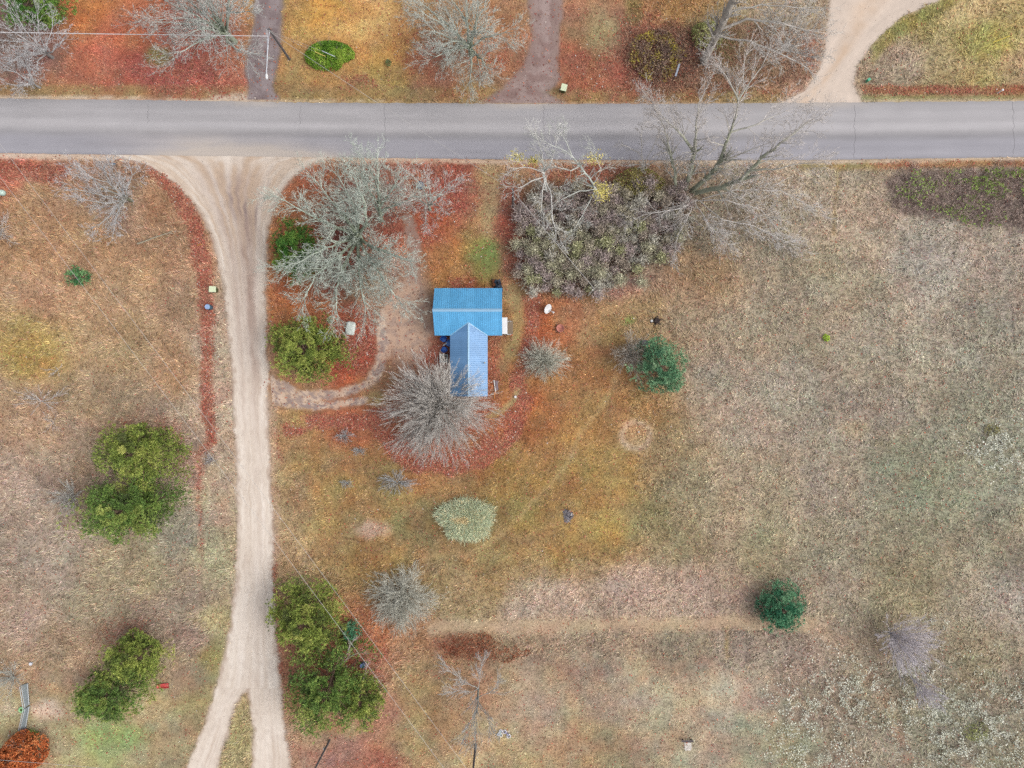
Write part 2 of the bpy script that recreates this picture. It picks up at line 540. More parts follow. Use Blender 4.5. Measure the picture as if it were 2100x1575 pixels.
# worn footpaths
lay(m_stroke([(1052, 590), (1062, 640), (1056, 700), (1030, 750)], 22, 6, 5), (174, 150, 98), h=0.06, leaf=0, op=0.75)
lay(m_stroke([(1000, 335), (1000, 400), (1000, 470)], 34, 10, 8), (180, 150, 106), h=0.08, leaf=0.05, op=0.75)
lay(m_stroke([(1000, 852), (1030, 842), (1052, 825), (1060, 800)], 13, 4, 3), (182, 158, 108), h=0.05, leaf=0, op=0.85)
lay(m_stroke([(1265, 770), (1240, 830), (1190, 890), (1160, 960), (1100, 1020), (1040, 1090), (960, 1140), (870, 1140)], 9, 4, 5), (186, 156, 104), h=0.08, op=0.6)
lay(m_stroke([(890, 1290), (1040, 1284), (1200, 1280), (1500, 1276), (1660, 1280)], 32, 6, 7), (194, 168, 138), h=0.05, d=0.5, leaf=0, op=0.85)
lay(m_stroke([(1660, 1280), (1730, 1320), (1780, 1390), (1830, 1470), (1855, 1540), (1862, 1600)], 30, 9, 9), (186, 162, 134), h=0.12, leaf=0, op=0.6)
lay(m_stroke([(1716, 350), (1714, 400), (1710, 480)], 5, 2, 2), (160, 138, 90), h=0.08, op=0.8)
lay(m_stroke([(1490, 1290), (1492, 1350)], 5, 2, 2), (166, 142, 92), h=0.08, op=0.8)
lay(m_poly([(1040, 1195), (1150, 1188), (1400, 1195), (1520, 1215), (1530, 1262), (1200, 1272), (1020, 1266)], 10, 12), (182, 158, 142), h=0.5, op=0.4)
# dark thicket floor, brambles
lay(m_poly([(1065, 440), (1080, 400), (1130, 380), (1250, 380), (1400, 400), (1420, 470), (1350, 530), (1250, 590), (1150, 600), (1085, 585)], 10, 10), (112, 94, 86), h=0.2, leaf=0.1, d=0.5, op=0.9)
lay(m_poly([(1808, 372), (1850, 350), (2240, 344), (2240, 468), (2020, 466), (1960, 455), (1830, 430)], 12, 26, 30), (142, 122, 114), h=0.3, leaf=0, d=0.8, op=0.85)
lay(m_blob(1375, 120, 85, 62, 0.4, 12), (120, 88, 80), h=0.2, leaf=0.25, op=0.8)
lay(m_blob(955, 1325, 60, 28, 0.5, 12), (150, 100, 76), h=0.3, op=0.6)
# sandy shoulders of the paved road
lay(m_stroke([(-140, 200), (200, 203), (420, 207), (520, 207)], 9, 3, 4, 14), (226, 206, 184), h=0.04, d=0.1, leaf=0.02)
lay(m_stroke([(440, 200), (500, 197), (560, 205)], 12, 4, 6, 12), (220, 198, 178), h=0.04, d=0.1, leaf=0.1)
lay(m_stroke([(520, 208), (1000, 214), (1600, 214), (1770, 210), (2240, 206)], 6, 2, 3, 14), (216, 196, 170), h=0.04, d=0.1, leaf=0.02, op=0.9)
lay(m_stroke([(-140, 318), (60, 319), (300, 324), (660, 326)], 14, 3, 3, 14), (228, 206, 186), h=0.04, d=0.1, leaf=0.02)
lay(m_stroke([(640, 326), (830, 326), (1040, 333)], 12, 3, 6, 14), (224, 196, 172), h=0.04, d=0.1, leaf=0.05)
lay(m_stroke([(1040, 331), (1640, 332), (2240, 322)], 8, 2, 3, 14), (220, 200, 178), h=0.04, d=0.1, leaf=0.02, op=0.9)

# the lanes (outlines in photo pixels)
GR_L = [(225, 318), (290, 334), (340, 362), (385, 405), (410, 440), (428, 480), (443, 530), (458, 600), (468, 700), (476, 800), (481, 900), (484, 1000), (485, 1100), (480, 1200), (470, 1280), (455, 1350), (440, 1420)]
GR_R = [(705, 320), (640, 336), (600, 365), (575, 405), (560, 445), (551, 480), (549, 530), (547, 600), (549, 700), (552, 800), (555, 900), (557, 1000), (562, 1100), (563, 1200), (568, 1280), (573, 1350), (579, 1420)]
GF_L = [[(441, 1412), (420, 1480), (400, 1530), (382, 1575), (340, 1720)], [(506, 1412), (510, 1440), (520, 1500), (517, 1575), (518, 1720)]]
GF_R = [[(509, 1412), (487, 1440), (470, 1500), (449, 1575), (410, 1720)], [(579, 1412), (584, 1470), (590, 1510), (600, 1575), (612, 1720)]]
DR_L = [(553, 765), (620, 798), (690, 795), (748, 775), (766, 735), (768, 690), (772, 640), (800, 590), (828, 520), (822, 440)]
DR_R = [(560, 838), (640, 848), (745, 836), (800, 800), (850, 770), (898, 700), (892, 640), (884, 570), (868, 500), (850, 440)]
T1_L = [(525, -140), (521, 0), (518, 60), (505, 110), (500, 150), (512, 178), (505, 204)]
T1_R = [(590, -140), (582, 0), (578, 60), (574, 120), (567, 160), (560, 182), (575, 204)]
T2_L = [(1080, -140), (1082, 0), (1090, 80), (1072, 135), (1035, 175), (985, 211)]
T2_R = [(1160, -140), (1155, 0), (1150, 60), (1146, 130), (1150, 165), (1120, 190), (1165, 211)]
T3_L = [(1730, -140), (1700, 0), (1690, 90), (1680, 140), (1650, 188), (1590, 214)]
T3_R = [(2120, -140), (1930, 0), (1850, 34), (1790, 90), (1758, 135), (1754, 175), (1768, 211)]
for L, R, c, op, dn in ((GR_L, GR_R, (206, 184, 166), 1, 0.02), (GF_L[0], GF_R[0], (206, 184, 166), 1, 0.02), (GF_L[1], GF_R[1], (206, 184, 166), 1, 0.02),
                        (DR_L, DR_R, (178, 142, 112), 0.35, 0.6), (T1_L, T1_R, (152, 136, 134), 0.95, 0.05), (T2_L, T2_R, (164, 142, 136), 0.9, 0.08), (T3_L, T3_R, (216, 196, 178), 1, 0.02)):
    mk = m_poly(L + R[::-1], 5, 7, 12)
    lay(mk, c, h=0.06, d=dn, leaf=0.0 if op == 1 else 0.03, op=op)
lay(m_blob(836, 660, 56, 84, 0.35, 16), h=0.05, d=0.05, leaf=0.03, op=0.95)
for pts, w in (([(556, 800), (600, 812), (650, 812), (700, 802), (748, 786), (772, 760), (786, 722), (778, 680), (776, 640)], 24), ([(556, 818), (610, 832), (680, 834), (750, 824)], 18), ([(560, 790), (600, 815)], 46), ([(838, 640), (846, 560), (850, 500), (838, 440)], 30)):
    lay(m_stroke(pts, w, 5, 6), h=0.05, d=0.06, leaf=0.05, op=0.9)
# the verge between red strip and lane: pale thin grass over sand
lay(m_poly([(440, 560), (462, 560), (474, 780), (480, 950), (482, 1080), (430, 1080), (440, 900), (436, 700)], 8, 10), (192, 166, 144), h=0.12, d=0.7, op=0.6)
lay(m_poly([(550, 660), (562, 660), (575, 1100), (568, 1180), (556, 1100)], 5, 5), (196, 164, 142), h=0.1, d=0.6, op=0.5)
ROAD_T = np.array([(-3000, 186), (0, 202), (350, 206), (700, 211), (1100, 213), (1400, 213), (1750, 210), (2100, 207), (5100, 190)], float)
ROAD_B = np.array([(-3000, 298), (0, 314), (350, 319), (520, 321), (1040, 327), (1400, 329), (1700, 328), (2100, 322), (5100, 306)], float)


def road_edges(px):
    return np.interp(px, ROAD_T[:, 0], ROAD_T[:, 1]), np.interp(px, ROAD_B[:, 0], ROAD_B[:, 1])


rt, rb = road_edges(MX)
on_road = (MY > rt - 1) & (MY < rb + 1)
DEN[on_road] = 0
LEAF[on_road] *= 0
lum = COL.mean(axis=2, keepdims=True)
veg = np.clip(DEN, 0, 1)[..., None]
calm = (1 - 0.62 * sstep(0.2, 0.38, HGT))[..., None]
f1 = fbm(MX / 13, MY / 13, 19, 3) - 0.5
f2 = fbm(MX / 24, MY / 24, 23, 3) - 0.5
f3 = fbm(MX / 45, MY / 30, 29, 3) - 0.5
COL = COL * (1 + veg * calm * (0.22 * f1 + 0.16 * f3)[..., None]) + veg * calm * f2[..., None] * np.array([28.0, -6.0, -14.0]) + veg * calm * f3[..., None] * np.array([-10.0, 12.0, -6.0])
lum = COL.mean(axis=2, keepdims=True)
COL = np.clip(lum + (COL - lum) * (0.96 - 0.17 * veg + 0.01 * veg * (calm > 0.7)) + veg * (1 - calm) * np.array([0.0, 3.0, 1.5]), 20, 245)


GAIN = (1 + sstep(0.02, 0.12, HGT) * np.clip(DEN, 0, 1) * 0.42 + sstep(0.14, 0.42, HGT) * np.clip(DEN, 0, 1) * 0.18)[..., None] * np.array([1.03, 1.0, 0.96])


def sample(A, px, py):
    fx = np.clip((px - GX[0]) / 4.0, 0, len(GX) - 1.001)
    fy = np.clip((py - GY[0]) / 4.0, 0, len(GY) - 1.001)
    ix = fx.astype(int)
    iy = fy.astype(int)
    fx = fx - ix
    fy = fy - iy
    if A.ndim == 3:
        fx = fx[:, None]
        fy = fy[:, None]
    return (A[iy, ix] * (1 - fx) + A[iy, ix + 1] * fx) * (1 - fy) + (A[iy + 1, ix] * (1 - fx) + A[iy + 1, ix + 1] * fx) * fy


# ------------------------------------------------------------------ ground sheet, out to the horizon
gx = np.concatenate([-np.array([2500, 1200, 600, 300, 150, 100, 80, 72]), np.arange(-66, 66.01, 0.42), np.array([72, 80, 100, 150, 300, 600, 1200, 2500])])
gy = np.concatenate([-np.array([2500, 1200, 600, 300, 150, 90, 66, 56]), np.arange(-50, 50.01, 0.42), np.array([56, 66, 90, 150, 300, 600, 1200, 2500])])
XX, YY = np.meshgrid(gx, gy)
xf, yf = XX.ravel(), YY.ravel()
gpx, gpy = xf * PPM + 1050, 787.5 - yf * PPM
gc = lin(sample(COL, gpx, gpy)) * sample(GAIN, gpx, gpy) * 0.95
far = sstep(0, 14, np.maximum(np.abs(xf) - 66, np.abs(yf) - 50))[:, None]
gc = gc * (1 - far) + lin((160, 144, 114)) * 1.3 * (0.85 + 0.3 * fbm(xf / 60, yf / 60, 13)[:, None]) * far
nx, ny = len(gx), len(gy)
ii = np.arange(nx * ny).reshape(ny, nx)
F = np.stack([ii[:-1, :-1], ii[:-1, 1:], ii[1:, 1:], ii[1:, :-1]], -1).reshape(-1, 4)
tag(obj('ground', new_mesh('ground', np.stack([xf, yf, np.zeros_like(xf)], -1), F, gc), M_ground), kind='structure')


# ------------------------------------------------------------------ roads and lanes
def resample(pts, n):
    p = np.array(pts, float)
    s = np.concatenate([[0], np.cumsum(np.hypot(*np.diff(p, axis=0).T))])
    # smooth the polyline a little
    t = np.linspace(0, s[-1], n)
    q = np.stack([np.interp(t, s, p[:, 0]), np.interp(t, s, p[:, 1])], -1)
    for _ in range(max(2, n // 60)):
        q[1:-1] = 0.25 * q[:-2] + 0.5 * q[1:-1] + 0.25 * q[2:]
    return q


def strip(name, L, R, colf, z, mat, n=None, m=24, jit=4.0, parent=None, blend=7.0):
    length = np.hypot(*np.diff(np.array(L), axis=0).T).sum()
    n = n or int(length / 5)
    a, b = resample(L, n), resample(R, n)
    wd = np.hypot(*(b - a).T)
    t = np.arange(n) / n
    k = np.arange(n)
    ja = (fbm(k / 5.0, k * 0 + 3.3, 41) - 0.5) * 2 * jit
    jb = (fbm(k / 5.0, k * 0 + 9.3, 42) - 0.5) * 2 * jit
    u = np.linspace(0, 1, m)
    U = (ja / wd)[:, None] * (1 - u) + u * (1 + (jb / wd)[:, None])
    px = a[:, None, 0] + (b[:, None, 0] - a[:, None, 0]) * U
    py = a[:, None, 1] + (b[:, None, 1] - a[:, None, 1]) * U
    edge = np.minimum(u, 1 - u)[None, :] * wd[:, None]
    T = np.repeat(t[:, None] * length, m, 1)
    UU = np.repeat(u[None, :], n, 0)
    fx, fy = px.ravel(), py.ravel()
    c = colf(fx, fy, UU.ravel(), T.ravel())
    g = sample(COL, fx, fy)
    bl = sstep(0, blend, edge.ravel() + (fbm(fx / 7, fy / 7, 77) - 0.5) * blend * 1.4)[:, None]
    c = g * (1 - bl) + c * bl
    V = np.stack([(fx - 1050) / PPM, (787.5 - fy) / PPM, np.full(fx.shape, z)], -1)
    i2 = np.arange(n * m).reshape(n, m)
    F = np.stack([i2[:-1, :-1], i2[1:, :-1], i2[1:, 1:], i2[:-1, 1:]], -1).reshape(-1, 4)
    return new_mesh(name, V, F, lin(c)), None


def gravel_col(px, py, u, t):
    c = np.tile(np.array([[240, 225, 209.]]), (len(px), 1))
    st = fbm(u * 16, t / 120, 61, 4) - 0.5
    c = c * (1 + (0.16 * st + 0.06 * (vnoise(u * 30, t / 160, 65) - 0.5) + 0.10 * (fbm(px / 30, py / 60, 66) - 0.5))[:, None] * np.array([0.8, 1.0, 1.2]))
    fade = sstep(300, 420, py) * (1 - sstep(560, 1000, py)) * 0.75 + 0.12
    tr = np.exp(-((u - 0.62) / 0.16) ** 2) + 0.5 * np.exp(-((u - 0.3) / 0.12) ** 2)
    w = np.clip(tr * fade * (0.5 + 1.2 * (fbm(u * 9, t / 60, 62) - 0.2)), 0, 1)[:, None]
    c = c * (1 - w) + np.array([184, 158, 144.]) * w
    # damp dark patches in the mouth of the lane
    for cx, cy, rx, ry, o in ((478, 405, 16, 26, .55), (500, 432, 26, 20, .6), (450, 370, 14, 18, .4), (522, 470, 14, 40, .4), (420, 355, 10, 14, .3), (552, 385, 4, 12, .4)):
        q = np.exp(-(((px - cx) / rx) ** 2 + ((py - cy) / ry) ** 2)) * o * np.clip(3.0 * (fbm(u * 34, t / 45, 63) - 0.28), 0, 1.6)
        q = np.clip(q, 0, 1)[:, None]
        c = c * (1 - q) + np.array([138, 118, 116.]) * q
    mouth = (1 - sstep(380, 620, py)) * (0.12 + 2.6 * (fbm(u * 26, t / 130, 64) - 0.42))
    q = np.clip(mouth, 0, 0.75)[:, None]
    c = c * (1 - q) + np.array([208, 180, 154.]) * q
    sp_ = sstep(.56, .66, fbm(px / 6, py / 12, 67))[:, None] * 0.16
    c = c * (1 - sp_) + np.array([186, 166, 152.]) * sp_
    return c


def join(parts, name):
    Vs, Fs, Cs = [], [], []
    b = 0
    for me in parts:
        n = len(me.vertices)
        v = np.empty(n * 3, np.float32)
        me.vertices.foreach_get('co', v)
        f = np.empty(len(me.loops), np.int32)
        me.loops.foreach_get('vertex_index', f)
        c = np.empty(n * 4, np.float32)
        me.attributes['col'].data.foreach_get('color', c)
        Vs.append(v.reshape(-1, 3))
        Fs.append(f.reshape(-1, 4) + b)
        Cs.append(c.reshape(-1, 4)[:, :3])
        b += n
        bpy.data.meshes.remove(me)
    return new_mesh(name, np.concatenate(Vs), np.concatenate(Fs), np.concatenate(Cs))


ms = [strip('a', GR_L, GR_R, gravel_col, 0.008, None, m=64, jit=8, blend=12)[0]]
for q in (0, 1):
    ms.append(strip('b', GF_L[q], GF_R[q], gravel_col, 0.012 + 0.004 * q, None, m=24, jit=6, blend=10)[0])
tag(obj('gravel_road', join(ms, 'gravel_road'), M_gravel), kind='structure')


def gravel2(px, py, u, t):
    c = np.tile(np.array([[226, 208, 192.]]), (len(px), 1)) * (1 + 0.14 * (fbm(u * 8, t / 60, 71)[:, None] - 0.5))
    q = np.clip(np.exp(-((u - 0.35) / 0.12) ** 2) * 0.6 * fbm(px / 20, py / 20, 72), 0, 1)[:, None]
    return c * (1 - q) + np.array([214, 176, 140.]) * q


tag(obj('gravel_driveway', strip('gd', T3_L, T3_R, gravel2, 0.008, None, m=30)[0], M_gravel), kind='structure')


def dirt(base, dark, seed):
    def f(px, py, u, t):
        n1 = sstep(0.42, 0.62, fbm(px / 16, py / 16, seed))[:, None]
        return np.array(base, float) * (1 - n1) + np.array(dark, float) * n1 + (fbm(u * 9, t / 40, seed + 1)[:, None] - 0.5) * 26
    return f


def house_drive(px, py, u, t):
    jx, jy = warp(px, py, 9, 12, 83)
    n2 = sstep(0.46, 0.58, fbm(px / 8, py / 8, 85))
    g = sample(COL, px, py)
    c = g.copy()

    def put(c, m, rgb):
        m = np.clip(m, 0, 1)[:, None]
        return c * (1 - m) + np.array(rgb, float) * m
    rut1 = 1 - sstep(8, 18, seg_dist(jx, jy, [(556, 800), (600, 812), (650, 812), (700, 802), (748, 786), (772, 760), (786, 722), (778, 680), (776, 640)]))
    rut2 = 1 - sstep(6, 13, seg_dist(jx, jy, [(556, 818), (610, 832), (680, 834), (750, 824)]))
    mouth = 1 - sstep(20, 46, np.hypot(jx - 575, (jy - 800) * 0.9))
    yard = 1 - sstep(0.7, 1.15, np.sqrt(((jx - 836) / 58) ** 2 + ((jy - 660) / 88) ** 2))
    up = 1 - sstep(8, 26, seg_dist(jx, jy, [(838, 640), (846, 560), (850, 500), (838, 440)]))
    c = put(c, up * 0.8, (166, 144, 134))
    c = put(c, yard, (218, 184, 160))
    c = put(c, np.maximum(np.maximum(rut1, rut2), mouth) * (0.55 + 0.6 * fbm(px / 14, py / 14, 87)), (232, 206, 184))
    c = put(c, n2 * 0.75 * np.maximum(np.maximum(rut1 * 0.8, rut2), np.maximum(yard * 0.45, mouth * 0.7)), (152, 134, 132))
    return c


tag(obj('dirt_driveway', strip('dd', DR_L, DR_R, house_drive, 0.006, None, m=44, n=170, blend=10, jit=5)[0], M_gravel), kind='structure')
tag(obj('dirt_driveway', strip('dd', T1_L, T1_R, dirt((160, 146, 146), (142, 126, 126), 91), 0.006, None, m=18, blend=9)[0], M_gravel), kind='structure')
tag(obj('dirt_driveway', strip('dd', T2_L, T2_R, dirt((176, 154, 148), (158, 132, 126), 95), 0.006, None, m=22, blend=26, jit=7)[0], M_gravel), kind='structure')

# paved road with a slight crown
rx_ = np.concatenate([np.linspace(-3000, -200, 20), np.arange(-150, 2260, 6.0), np.linspace(2300, 5100, 20)])
um = np.linspace(0, 1, 46)
T_, B_ = road_edges(rx_)
RPX = np.repeat(rx_[:, None], 46, 1)
edge_n = (fbm(rx_ / 11, rx_ * 0 + 1.5, 31, 5) - 0.5) * 5.0
RPY = (T_ + edge_n)[:, None] * (1 - um) + (B_ + edge_n * 0.6)[:, None] * um
px, py, uu = RPX.ravel(), RPY.ravel(), np.repeat(um[None, :], len(rx_), 0).ravel()
c = np.tile(np.array([[180, 176, 177.]]), (len(px), 1))
n1 = fbm(px / 160, uu * 9, 33, 4) - 0.5
light = 0.075 * np.exp(-((uu - 0.44) / 0.09) ** 2) + 0.03 * np.exp(-((uu - 0.2) / 0.07) ** 2)
darkb = -0.10 * np.exp(-((uu - 0.60) / 0.07) ** 2) * (0.5 + 0.5 * sstep(200, 800, px)) - 0.05 * np.exp(-((uu - 0.82) / 0.15) ** 2) - 0.05 * sstep(0.1, 0.0, uu) - 0.09 * sstep(0.95, 1.0, uu)
c = c * (1 + light + darkb + 0.07 * n1 + 0.06 * (fbm(px / 45, uu * 5, 34) - 0.5))[:, None]
c = c + ((sstep(0.5, 0.75, uu))[:, None] * np.array([-2, -1, 4.]))
# dust dragged out of the gravel lane
ex = (px - 520 + (1 - uu) * 260)
dust = sstep(0.45, 1.0, uu) * np.exp(-(ex / 170) ** 2) * (0.4 + 1.1 * fbm((px + uu * 420) / 60, (uu * 3 - px / 160) * 1.6, 37))
dust = dust + sstep(0.86, 1.0, uu + 0.10 * (fbm(px / 18, uu * 4, 39) - 0.5)) * np.exp(-((px - 500) / 190) ** 4) * 0.8
for dx_, dw in ((1080, 80), (1680, 90), (520, 60)):
    dust = dust + 0.6 * sstep(0.14, 0.0, uu + 0.1 * (fbm(px / 15, uu * 6, 38) - 0.5)) * np.exp(-((px - dx_) / dw) ** 2)
dust = np.clip(dust, 0, 0.85)[:, None]
c = c * (1 - dust) + np.array([212, 198, 184.]) * dust
V = np.stack([(px - 1050) / PPM, (787.5 - py) / PPM, 0.02 + 0.05 * (1 - (2 * uu - 1) ** 2)], -1)
i2 = np.arange(len(rx_) * 46).reshape(len(rx_), 46)
F = np.stack([i2[:-1, :-1], i2[1:, :-1], i2[1:, 1:], i2[:-1, 1:]], -1).reshape(-1, 4)
road = tag(obj('road', new_mesh('road', V, F, lin(c)), M_asphalt), kind='structure')
M_crack = paint((140, 136, 138), 0.9, 0.1)
for px0, u0, u1 in ((305, 0.08, 0.42), (616, 0.05, 0.4), (790, 0.02, 0.98), (1115, 0.02, 0.6), (1752, 0.05, 0.98), (2078, 0.02, 0.95)):
    nk = 16
    vs, fs = [], []
    for k in range(nk):
        u = u0 + (u1 - u0) * k / (nk - 1)
        t, b = road_edges(px0)
        x, y = W(px0 + random.uniform(-2.5, 2.5), t + (b - t) * u)
        z = 0.026 + 0.05 * (1 - (2 * u - 1) ** 2)
        vs += [(x - 0.018, y, z), (x + 0.018, y, z)]
        if k:
            fs.append((2 * k - 2, 2 * k - 1, 2 * k + 1, 2 * k))
    MB().add(vs, fs).build('crack', M_crack, road)


# ------------------------------------------------------------------ grass and leaf litter (too many to count)
def blades(n, dens_fn, name, label, hscale, wid, col_jit, seed, lean=(0.5, 1.25), margin=3.5, straw=0.25):
    rng = np.random.default_rng(seed)
    X = rng.uniform(-60 - margin, 60 + margin, n)
    Y = rng.uniform(-45 - margin, 45 + margin, n)
    px, py = X * PPM + 1050, 787.5 - Y * PPM
    keep = rng.random(n) < dens_fn(px, py)
    X, Y, px, py = X[keep], Y[keep], px[keep], py[keep]
    n = len(X)
    h = sample(HGT, px, py) * rng.uniform(0.6, 1.35, n) * hscale
    az = fbm(X / 2.2, Y / 2.2, seed + 5, 2) * 4 * math.pi + rng.normal(0, 0.9, n)
    le = rng.uniform(lean[0], lean[1], n)
    dx, dy = np.cos(az), np.sin(az)
    tx, ty, tz = X + dx * h * np.sin(le), Y + dy * h * np.sin(le), h * np.cos(le) + 0.03
    w = wid * rng.uniform(0.6, 1.4, n) * (0.55 + 0.45 * np.clip(h / 0.4, 0.3, 1.2))
    ox, oy = -dy * w, dx * w
    V = np.empty((n, 3, 3), np.float32)
    V[:, 0] = np.stack([X - ox, Y - oy, np.full(n, 0.012)], -1)
    V[:, 1] = np.stack([X + ox, Y + oy, np.full(n, 0.012)], -1)
    V[:, 2] = np.stack([tx, ty, tz], -1)
    c = lin(sample(COL, px, py)) * sample(GAIN, px, py)
    g = np.exp(rng.normal(0.20, col_jit, n))[:, None]
    st = (rng.random(n) < straw)[:, None]
    c = c * g
    c = np.where(st, c * 0.55 + lin((214, 196, 170)) * 0.45, c)
    dk = (rng.random(n) < 0.16)[:, None]
    c = np.where(dk, c * np.array([0.55, 0.52, 0.5]), c)
    c = c * (1 + rng.normal(0, 0.06, (n, 3)))
    c = np.clip(c, 0.01, 0.85)
    V = V.reshape(-1, 3)
    F = np.arange(n * 3).reshape(-1, 3)
    o = obj(name, new_mesh(name, V, F, np.repeat(c, 3, 0)), M_blade)
    return tag(o, label, 'grass', kind='stuff')


blades(560000, lambda x, y: sample(DEN, x, y) * sstep(0.2, 0.34, sample(HGT, x, y)), 'meadow_grass',
       'tall dry pale grass lying over in the unmown fields', 1.1, 0.038, 0.26, 21)
blades(760000, lambda x, y: sample(DEN, x, y) * (1 - sstep(0.2, 0.34, sample(HGT, x, y))), 'lawn_grass',
       'short brown and olive grass of the lawns and verges', 1.75, 0.034, 0.36, 22, straw=0.16)


def litter(n, seed):
    rng = np.random.default_rng(seed)
    X = rng.uniform(-63, 63, n)
    Y = rng.uniform(-48, 48, n)
    px, py = X * PPM + 1050, 787.5 - Y * PPM
    lf = sample(LEAF, px, py)
    keep = rng.random(n) < np.clip(lf, 0, 1) ** 1.2 * 0.8 + 0.010 * sstep(0.3, 0.8, sample(DEN, px, py))
    X, Y, px, py = X[keep], Y[keep], px[keep], py[keep]
    t, b = road_edges(px)
    k2 = ~((py > t) & (py < b) & (rng.random(len(X)) < 0.93))
    X, Y, px, py = X[k2], Y[k2], px[k2], py[k2]
    n = len(X)
    s = rng.uniform(0.045, 0.095, n)
    a = rng.uniform(0, 2 * math.pi, n)
    V = np.empty((n, 4, 3), np.float32)
    z = rng.uniform(0.03, 0.10, n)
    for k in range(4):
        an = a + k * math.pi / 2
        rr = s * (1.25 if k % 2 else 0.8)
        V[:, k] = np.stack([X + np.cos(an) * rr, Y + np.sin(an) * rr, z + rng.uniform(-0.02, 0.035, n)], -1)
    pal = lin(np.array([(198, 106, 84), (178, 88, 74), (206, 124, 94), (158, 84, 72), (204, 134, 110), (190, 100, 92), (216, 160, 130), (156, 112, 90), (184, 134, 102), (172, 122, 96)]))
    c = pal[rng.integers(0, len(pal), n)]
    c = c * np.exp(rng.normal(0, 0.22, n))[:, None]
    wh = rng.random(n) < 0.018
    c[wh] = lin((236, 224, 214))
    o = obj('fallen_leaves', new_mesh('fallen_leaves', V.reshape(-1, 3), np.arange(n * 4).reshape(-1, 4), np.repeat(c, 4, 0)), M_leaf)
    return tag(o, 'red and orange fallen leaves strewn under the trees and along the lane', 'leaves', kind='stuff')


litter(2300000, 31)


# ------------------------------------------------------------------ bare trees
def v_add(a, b, s=1.0):
    return (a[0] + b[0] * s, a[1] + b[1] * s, a[2] + b[2] * s)


def v_norm(a):
    l = math.sqrt(a[0] * a[0] + a[1] * a[1] + a[2] * a[2]) or 1e-9
    return (a[0] / l, a[1] / l, a[2] / l)


gs = random.gauss
ur = random.uniform


def deflect(d, ang):
    """turn d by ang about a random axis"""
    r = (gs(0, 1), gs(0, 1), gs(0, 1))
    k = r[0] * d[0] + r[1] * d[1] + r[2] * d[2]
    s = v_norm((r[0] - k * d[0], r[1] - k * d[1], r[2] - k * d[2]))
    ca, sa = math.cos(ang), math.sin(ang)
    return (d[0] * ca + s[0] * sa, d[1] * ca + s[1] * sa, d[2] * ca + s[2] * sa)


def grow(segs, p, d, L, r, lvl, Q):
    if lvl >= Q['max']:
        d = v_norm((d[0] + gs(0, .1), d[1] + gs(0, .1), d[2] + gs(0, .08)))
        q = v_add(p, d, L)
        if q[2] < 0.12:
            q = (q[0], q[1], 0.12 + ur(0, 0.15))
        segs.append((p, q, Q['rmin'], 0.002, 99))
        return
    st = Q['step'][lvl]
    n = max(2, int(L / st + 0.5))
    sl = L / n
    gn = Q['gnarl'][lvl]
    tr = Q['trop'][lvl]
    rmin = Q['rmin']
    for i in range(n):
        d = v_norm((d[0] + gs(0, gn), d[1] + gs(0, gn), d[2] + gs(0, gn * 0.8) + tr))
        q = v_add(p, d, sl)
        if q[2] < 0.12:
            q = (q[0], q[1], 0.12 + ur(0, 0.15))
        ra = max(rmin, r * (1 - 0.75 * i / n))
        rb_ = max(rmin, r * (1 - 0.75 * (i + 1) / n))
        segs.append((p, q, ra, rb_, lvl))
        p = q
        if (i + 1) / n > Q['bare'][lvl]:
            kn = Q['kids'][lvl]
            k = int(kn) + (1 if random.random() < kn - int(kn) else 0)
            for _ in range(k):
                grow(segs, p, deflect(d, Q['ang'][lvl] * ur(0.6, 1.35)), L * Q['ratio'][lvl] * ur(0.55, 1.2) * (1 - 0.45 * i / n),
                     max(rmin, rb_ * 0.6), lvl + 1, Q)


def limb_path(segs, pts, r0, r1, Q, kids=1.6, bare=0.25, lvl=0, L=None):
    """a limb along given points, with side branches grown on it"""
    pts = [tuple(p) for p in pts]
    out = [pts[0]]
    for a, b in zip(pts[:-1], pts[1:]):
        ln = math.dist(a, b)
        n = max(1, int(ln / 0.7))
        for k in range(1, n + 1):
            t = k / n
            j = 0.05 * ln / n if k < n else 0.03
            out.append((a[0] + (b[0] - a[0]) * t + gs(0, j), a[1] + (b[1] - a[1]) * t + gs(0, j), a[2] + (b[2] - a[2]) * t + gs(0, j)))
    N = len(out) - 1
    tot = sum(math.dist(a, b) for a, b in zip(pts[:-1], pts[1:]))
    for i in range(N):
        ra = r0 + (r1 - r0) * i / N
        rb_ = r0 + (r1 - r0) * (i + 1) / N
        segs.append((out[i], out[i + 1], ra, rb_, lvl))
        if (i + 1) / N > bare:
            k = int(kids) + (1 if random.random() < kids - int(kids) else 0)
            d = v_norm(tuple(out[i + 1][c] - out[i][c] for c in range(3)))
            for _ in range(k):
                grow(segs, out[i + 1], deflect(d, Q['ang'][lvl] * ur(0.6, 1.3)), (L or tot * Q['ratio'][lvl]) * ur(0.6, 1.2) * (1 - 0.4 * i / N), max(Q['rmin'], rb_ * 0.5), lvl + 1, Q)
    d = v_norm(tuple(out[-1][c] - out[-2][c] for c in range(3)))
    for _ in range(3):
        grow(segs, out[-1], deflect(d, ur(0.1, 0.5)), (L or tot * 0.4) * ur(0.6, 1.0), r1 * 0.8, lvl + 1, Q)


